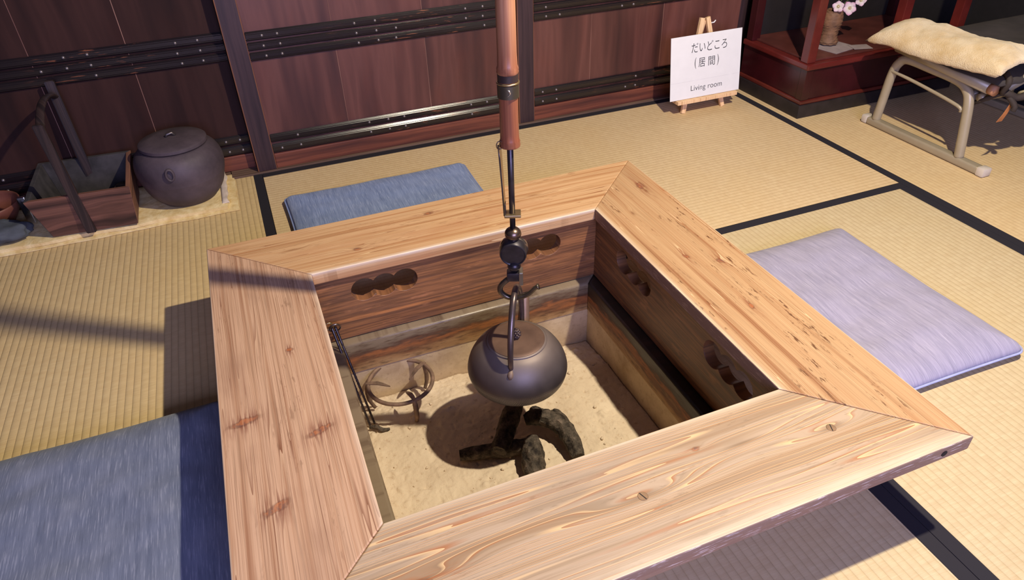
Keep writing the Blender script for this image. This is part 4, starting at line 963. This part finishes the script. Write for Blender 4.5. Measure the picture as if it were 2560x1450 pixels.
# sheepskin pad on the seat edge
def furmat():
    q = N('cream_sheepskin'); c = q.coord(); n = q.noise(c, 14, 4, 0.6); n2 = q.noise(c, 260, 4, 0.7)
    col = q.ramp(n, [(0.3, srgb(206, 176, 122)), (0.65, srgb(232, 212, 174))])
    q.bump(n2, 0.7, 0.006); return q.out(col, 0.95, 0, 0.1, sheen=0.3)
FUR = furmat()
bm = pad(2.015, 2.175, -0.968, -0.478, 0.318, 0.374, 'f', FUR, None, 0.011, 5, fr=11, rnd=0.60)
for v in bm.verts:
    t = (2.11-v.co.x)/0.095
    if t > 0: v.co.z -= 0.030*min(1.2, t)**2
    v.co.z += 0.010*math.sin((v.co.y+0.50)*9.0)
    v.co.z -= 0.020*max(0, (v.co.y+0.56)/0.08)
for _ in range(1):
    for v in bm.verts: v.co += Vector((noise.noise(v.co*60), noise.noise(v.co*60+Vector((5, 0, 0))), noise.noise(v.co*60+Vector((0, 7, 0)))))*0.0022
tag(put('sheepskin_pad', bm, FUR, origin=(2.11, -0.72, 0.318), smooth=True), 'cream sheepskin pad draped over the edge of the reclining chair seat', 'seat pad')

# ------------------------------------------------------------------ things by the back wall on the left
def papermat():
    q = N('yellowed_wrapping'); c = q.coord(); n = q.noise(c, 12, 5, 0.6, 0.6); n2 = q.noise(c, 40, 4, 0.6)
    q.bump(n, 0.5, 0.01); return q.out(q.ramp(n2, [(0.3, srgb(206, 176, 116)), (0.7, srgb(236, 216, 166))]), 0.8, 0, 0.2)
PAP = papermat()
tray = thing('wrapped_board', 'low board wrapped in crumpled yellowed cloth along the back left wall', 'board', (-0.45, -0.10, 0))
def sheet(x0, x1, y0, y1, z0, z1, amp, seed, nx=60, ny=20):
    bm = bmesh.new(); tp = []
    for j in range(ny):
        row = []
        for i in range(nx):
            x = x0+(x1-x0)*i/(nx-1); y = y0+(y1-y0)*j/(ny-1)
            ed = (i in (0, nx-1)) or (j in (0, ny-1))
            w = noise.noise(Vector((x*9+seed, y*14, seed)))
            if j == 0: y += 0.008*w
            if i == nx-1: x += 0.008*noise.noise(Vector((y*20, seed, 0)))
            row.append(bm.verts.new((x, y, z1-(0.004 if ed else 0)+amp*w)))
        tp.append(row)
    for j in range(ny-1):
        for i in range(nx-1): bm.faces.new((tp[j][i], tp[j][i+1], tp[j+1][i+1], tp[j+1][i]))
    ed = [tp[0][i] for i in range(nx)] + [tp[j][-1] for j in range(1, ny)] + [tp[-1][i] for i in range(nx-2, -1, -1)] + [tp[j][0] for j in range(ny-2, 0, -1)]
    lo = [bm.verts.new((v.co.x, v.co.y, z0)) for v in ed]
    for i in range(len(ed)):
        j = (i+1) % len(ed); bm.faces.new((ed[i], lo[i], lo[j], ed[j]))
    bm.faces.new(lo); return bm
put('lower_fold', sheet(-1.2, -0.089, -0.232, 0.030, 0.0014, 0.008, 0.0012, 2.0), PAP, tray, smooth=True, auto=0.8)
put('wrapped_top', sheet(-1.2, -0.115, -0.222, 0.028, 0.008, 0.0215, 0.0014, 6.0), PAP, tray, smooth=True, auto=0.8)
put('turned_edge', sheet(-0.132, -0.112, -0.205, 0.022, 0.0201, 0.027, 0.001, 8.0, 6, 20), plain('pale_edge', srgb(206, 190, 176), 0.8), tray, smooth=True, auto=0.8)
bz = 0.0232
# big lidded pot
POTM = N('purple_black_cast_pot'); c_ = POTM.coord(); n = POTM.noise(c_, 11, 5, 0.6); n2 = POTM.noise(c_, 120, 3)
POTM.bump(n2, 0.15, 0.002)
POTM = POTM.out(POTM.ramp(n, [(0.3, srgb(60, 51, 56)), (0.7, srgb(90, 77, 82))]), 0.62, 0.15, 0.4)
pc = (-0.222, -0.1035)
pot = thing('lidded_pot', 'large round purple-black pot with flat lid beside the charcoal box', 'pot', (pc[0], pc[1], bz))
put('pot_body', L([(r, z+bz) for r, z in smoothprof([(0, 0), (0.072, 0.0), (0.086, 0.006), (0.108, 0.034), (0.120, 0.070), (0.1225, 0.078), (0.1235, 0.082), (0.127, 0.105), (0.125, 0.128), (0.116, 0.150), (0.103, 0.164), (0.0945, 0.170), (0.090, 0.170), (0, 0.170)], 4)], (pc[0], pc[1], 0), 80), POTM, pot, smooth=True)
pl_ = put('lid', L([(0, 0.1704+bz), (0.093, 0.1704+bz), (0.0965, 0.174+bz), (0.096, 0.182+bz), (0.092, 0.1855+bz), (0.06, 0.191+bz), (0.02, 0.1935+bz), (0, 0.194+bz)], (pc[0], pc[1], 0), 80), POTM, pot, smooth=True, auto=0.7)
put('knob', T([(pc[0]-0.014, pc[1], 0.193+bz), (pc[0]-0.010, pc[1], 0.201+bz), (pc[0]+0.004, pc[1]+.002, 0.203+bz), (pc[0]+0.012, pc[1]+.003, 0.193+bz)], 0.0042, seg=10), plain('knob_iron', (0.12, 0.10, 0.10), 0.35, 0.7), pl_, smooth=True)
lg = [(pc[0]-0.022+0.010*math.cos(a), pc[1]-0.124-0.006*math.sin(a)*0 - 0.004, 0.128+bz+0.017*math.sin(a)) for a in [k*PI/8 for k in range(16)]]
put('lug', T(lg, 0.0035, seg=8, closed=True), POTM, pot, smooth=True)
# charcoal box with bail handle
BOXW = wood('scorched_box_wood', 'x', srgb(124, 84, 70), srgb(92, 62, 54), srgb(30, 22, 23), freq=42, rough=0.55, seed=5, stain=0.5, across='z', bump=0.9, line=0.3, wob=0.03)
BOXY = wood('scorched_box_side', 'y', srgb(140, 96, 76), srgb(108, 76, 64), srgb(60, 44, 42), freq=26, rough=0.6, seed=8, stain=0.3, across='z', bump=0.4, line=0.3)
INN = plain('charcoal_dust_inside', (0.035, 0.030, 0.032), 0.9, 0, 0.5, 25)
HND = wood('black_bail_wood', 'z', srgb(60, 46, 44), srgb(44, 34, 35), srgb(30, 24, 27), freq=60, rough=0.5, seed=4, bump=0.3)
cb = thing('charcoal_box', 'scorched wooden charcoal box with tall black carrying handle beside the round pot', 'box', (-0.48, -0.105, bz))
zb, zt = bz, 0.150
bb = [(-0.593, -0.214), (-0.368, -0.232), (-0.372, -0.022), (-0.590, -0.006)]; bt = [(-0.620, -0.232), (-0.349, -0.262), (-0.358, 0.012), (-0.618, 0.036)]
bzt = [0.148, 0.152, 0.152, 0.150]
cen = Vector((-0.482, -0.112))
def wall(i, j, mat):
    bm = bmesh.new(); th = 0.010; outer = []; inner = []
    def inn(p): q = Vector(p); d = (cen-q); return q+d*(th*1.35/max(abs(d.x), abs(d.y)))
    P = [(bb[i], zb), (bb[j], zb), (bt[j], bzt[j]), (bt[i], bzt[i])]
    o_ = [bm.verts.new((p[0], p[1], z)) for p, z in P]; n_ = [bm.verts.new((*inn(p), z)) for p, z in P]
    bm.faces.new(o_); bm.faces.new(n_[::-1])
    for k in range(4): bm.faces.new((o_[k], o_[(k+1) % 4], n_[(k+1) % 4], n_[k]))
    bmesh.ops.bevel(bm, geom=bm.edges[:], offset=0.0012, segments=1, affect='EDGES')
    return put('box_side', bm, mat, cb)
wall(0, 1, BOXW); wall(1, 2, BOXY); wall(2, 3, INN); wall(3, 0, INN)
bm = bmesh.new(); prism(bm, [(p[0]*0.97-0.0145, p[1]*0.96) for p in bb], zb+0.001, zb+0.010); put('box_floor', bm, INN, cb)
def bar(p0, p1, wx, wy, name, par):
    p0, p1 = Vector(p0), Vector(p1); bm = bmesh.new(); a = [Vector((sx*wx, sy*wy, 0)) for sx, sy in ((-1, -1), (1, -1), (1, 1), (-1, 1))]
    A = [bm.verts.new(p0+k) for k in a]; Bq = [bm.verts.new(p1+k) for k in a]
    bm.faces.new(A[::-1]); bm.faces.new(Bq)
    for k in range(4): bm.faces.new((A[k], A[(k+1) % 4], Bq[(k+1) % 4], Bq[k]))
    bmesh.ops.bevel(bm, geom=bm.edges[:], offset=0.002, segments=2, affect='EDGES')
    return put(name, bm, HND, par)
bar((-0.490, -0.232, bz+0.002), (-0.499, -0.262, 0.362), 0.0125, 0.0075, 'handle_upright', cb)
bar((-0.487, -0.004, bz+0.002), (-0.499, 0.030, 0.385), 0.0125, 0.0075, 'handle_upright', cb)
pth = smoothpath([(-0.499, -0.254, 0.330), (-0.499, -0.235, 0.352), (-0.499, -0.17, 0.372), (-0.499, -0.10, 0.374), (-0.499, -0.03, 0.362), (-0.499, 0.022, 0.340)], 6)
bm = bmesh.new(); tube(bm, pth, 0.01, seg=12, flat=(0.011, 0.0055, (0, 0, 1))); put('bail', bm, HND, cb, smooth=True)
coal2 = coal('pale grey charcoal lump lying inside the wooden charcoal box', [(-0.41, -0.16, bz+0.040), (-0.40, -0.12, bz+0.048), (-0.395, -0.07, bz+0.056)], [0.018, 0.028, 0.026, 0.012], 41.0)
coal2['group'] = 'charcoal in the box'
coal3 = coal('dark charcoal piece lying flat at the middle of the wooden charcoal box', [(-0.52, -0.13, bz+0.034), (-0.48, -0.12, bz+0.036), (-0.45, -0.10, bz+0.034)], [0.014, 0.022, 0.020, 0.012], 47.0)
coal3['group'] = 'charcoal in the box'
# things cut by the left edge of the view
bm = L([(r, z) for r, z in smoothprof([(0, bz), (0.045, bz), (0.060, bz+0.010), (0.082, bz+0.045), (0.086, bz+0.062), (0.080, bz+0.062), (0.070, bz+0.03), (0, bz+0.02)], 4)], (-0.765, -0.050, 0), 48)
tag(put('wooden_bowl', bm, plain('red_brown_bowl', srgb(110, 64, 50), 0.5, 0, 0.3, 20), origin=(-0.765, -0.05, bz), smooth=True), 'dark red-brown bowl at the left edge behind the grey rag', 'bowl')
bm = bmesh.new(); g_ = bmesh.ops.create_icosphere(bm, subdivisions=4, radius=1)['verts']
for v in g_:
    n = v.co.normalized(); k = 1+0.22*noise.noise(n*1.8+Vector((4, 0, 0)))+0.10*noise.noise(n*5)
    v.co = Vector((-0.728+n.x*0.080*k, -0.178+n.y*0.046*k, bz+0.026+n.z*0.030*k))
zz = min(v.co.z for v in bm.verts)
for v in bm.verts: v.co.z = max(v.co.z, bz+0.0004)
tag(put('cleaning_rag', bm, plain('grey_teal_rag', srgb(66, 70, 76), 0.9, 0, 0.35, 25, bump=0.4), origin=(-0.728, -0.168, bz), smooth=True), 'crumpled grey-teal rag at the left end of the wrapped board', 'rag')
cl = thing('metal_clip', 'small shiny metal clip between the bowl and the charcoal box', 'clip', (-0.655, -0.088, bz))
SH = plain('shiny_steel', (0.75, 0.77, 0.80), 0.15, 1.0, 0.05)
put('clip_jaw', B(-0.672, -0.650, -0.100, -0.084, bz+0.0, bz+0.085, 0.003), SH, cl); put('clip_tab', B(-0.662, -0.636, -0.104, -0.090, bz+0.070, bz+0.078, 0.002, M=Matrix.Translation((0, 0, 0))), SH, cl)
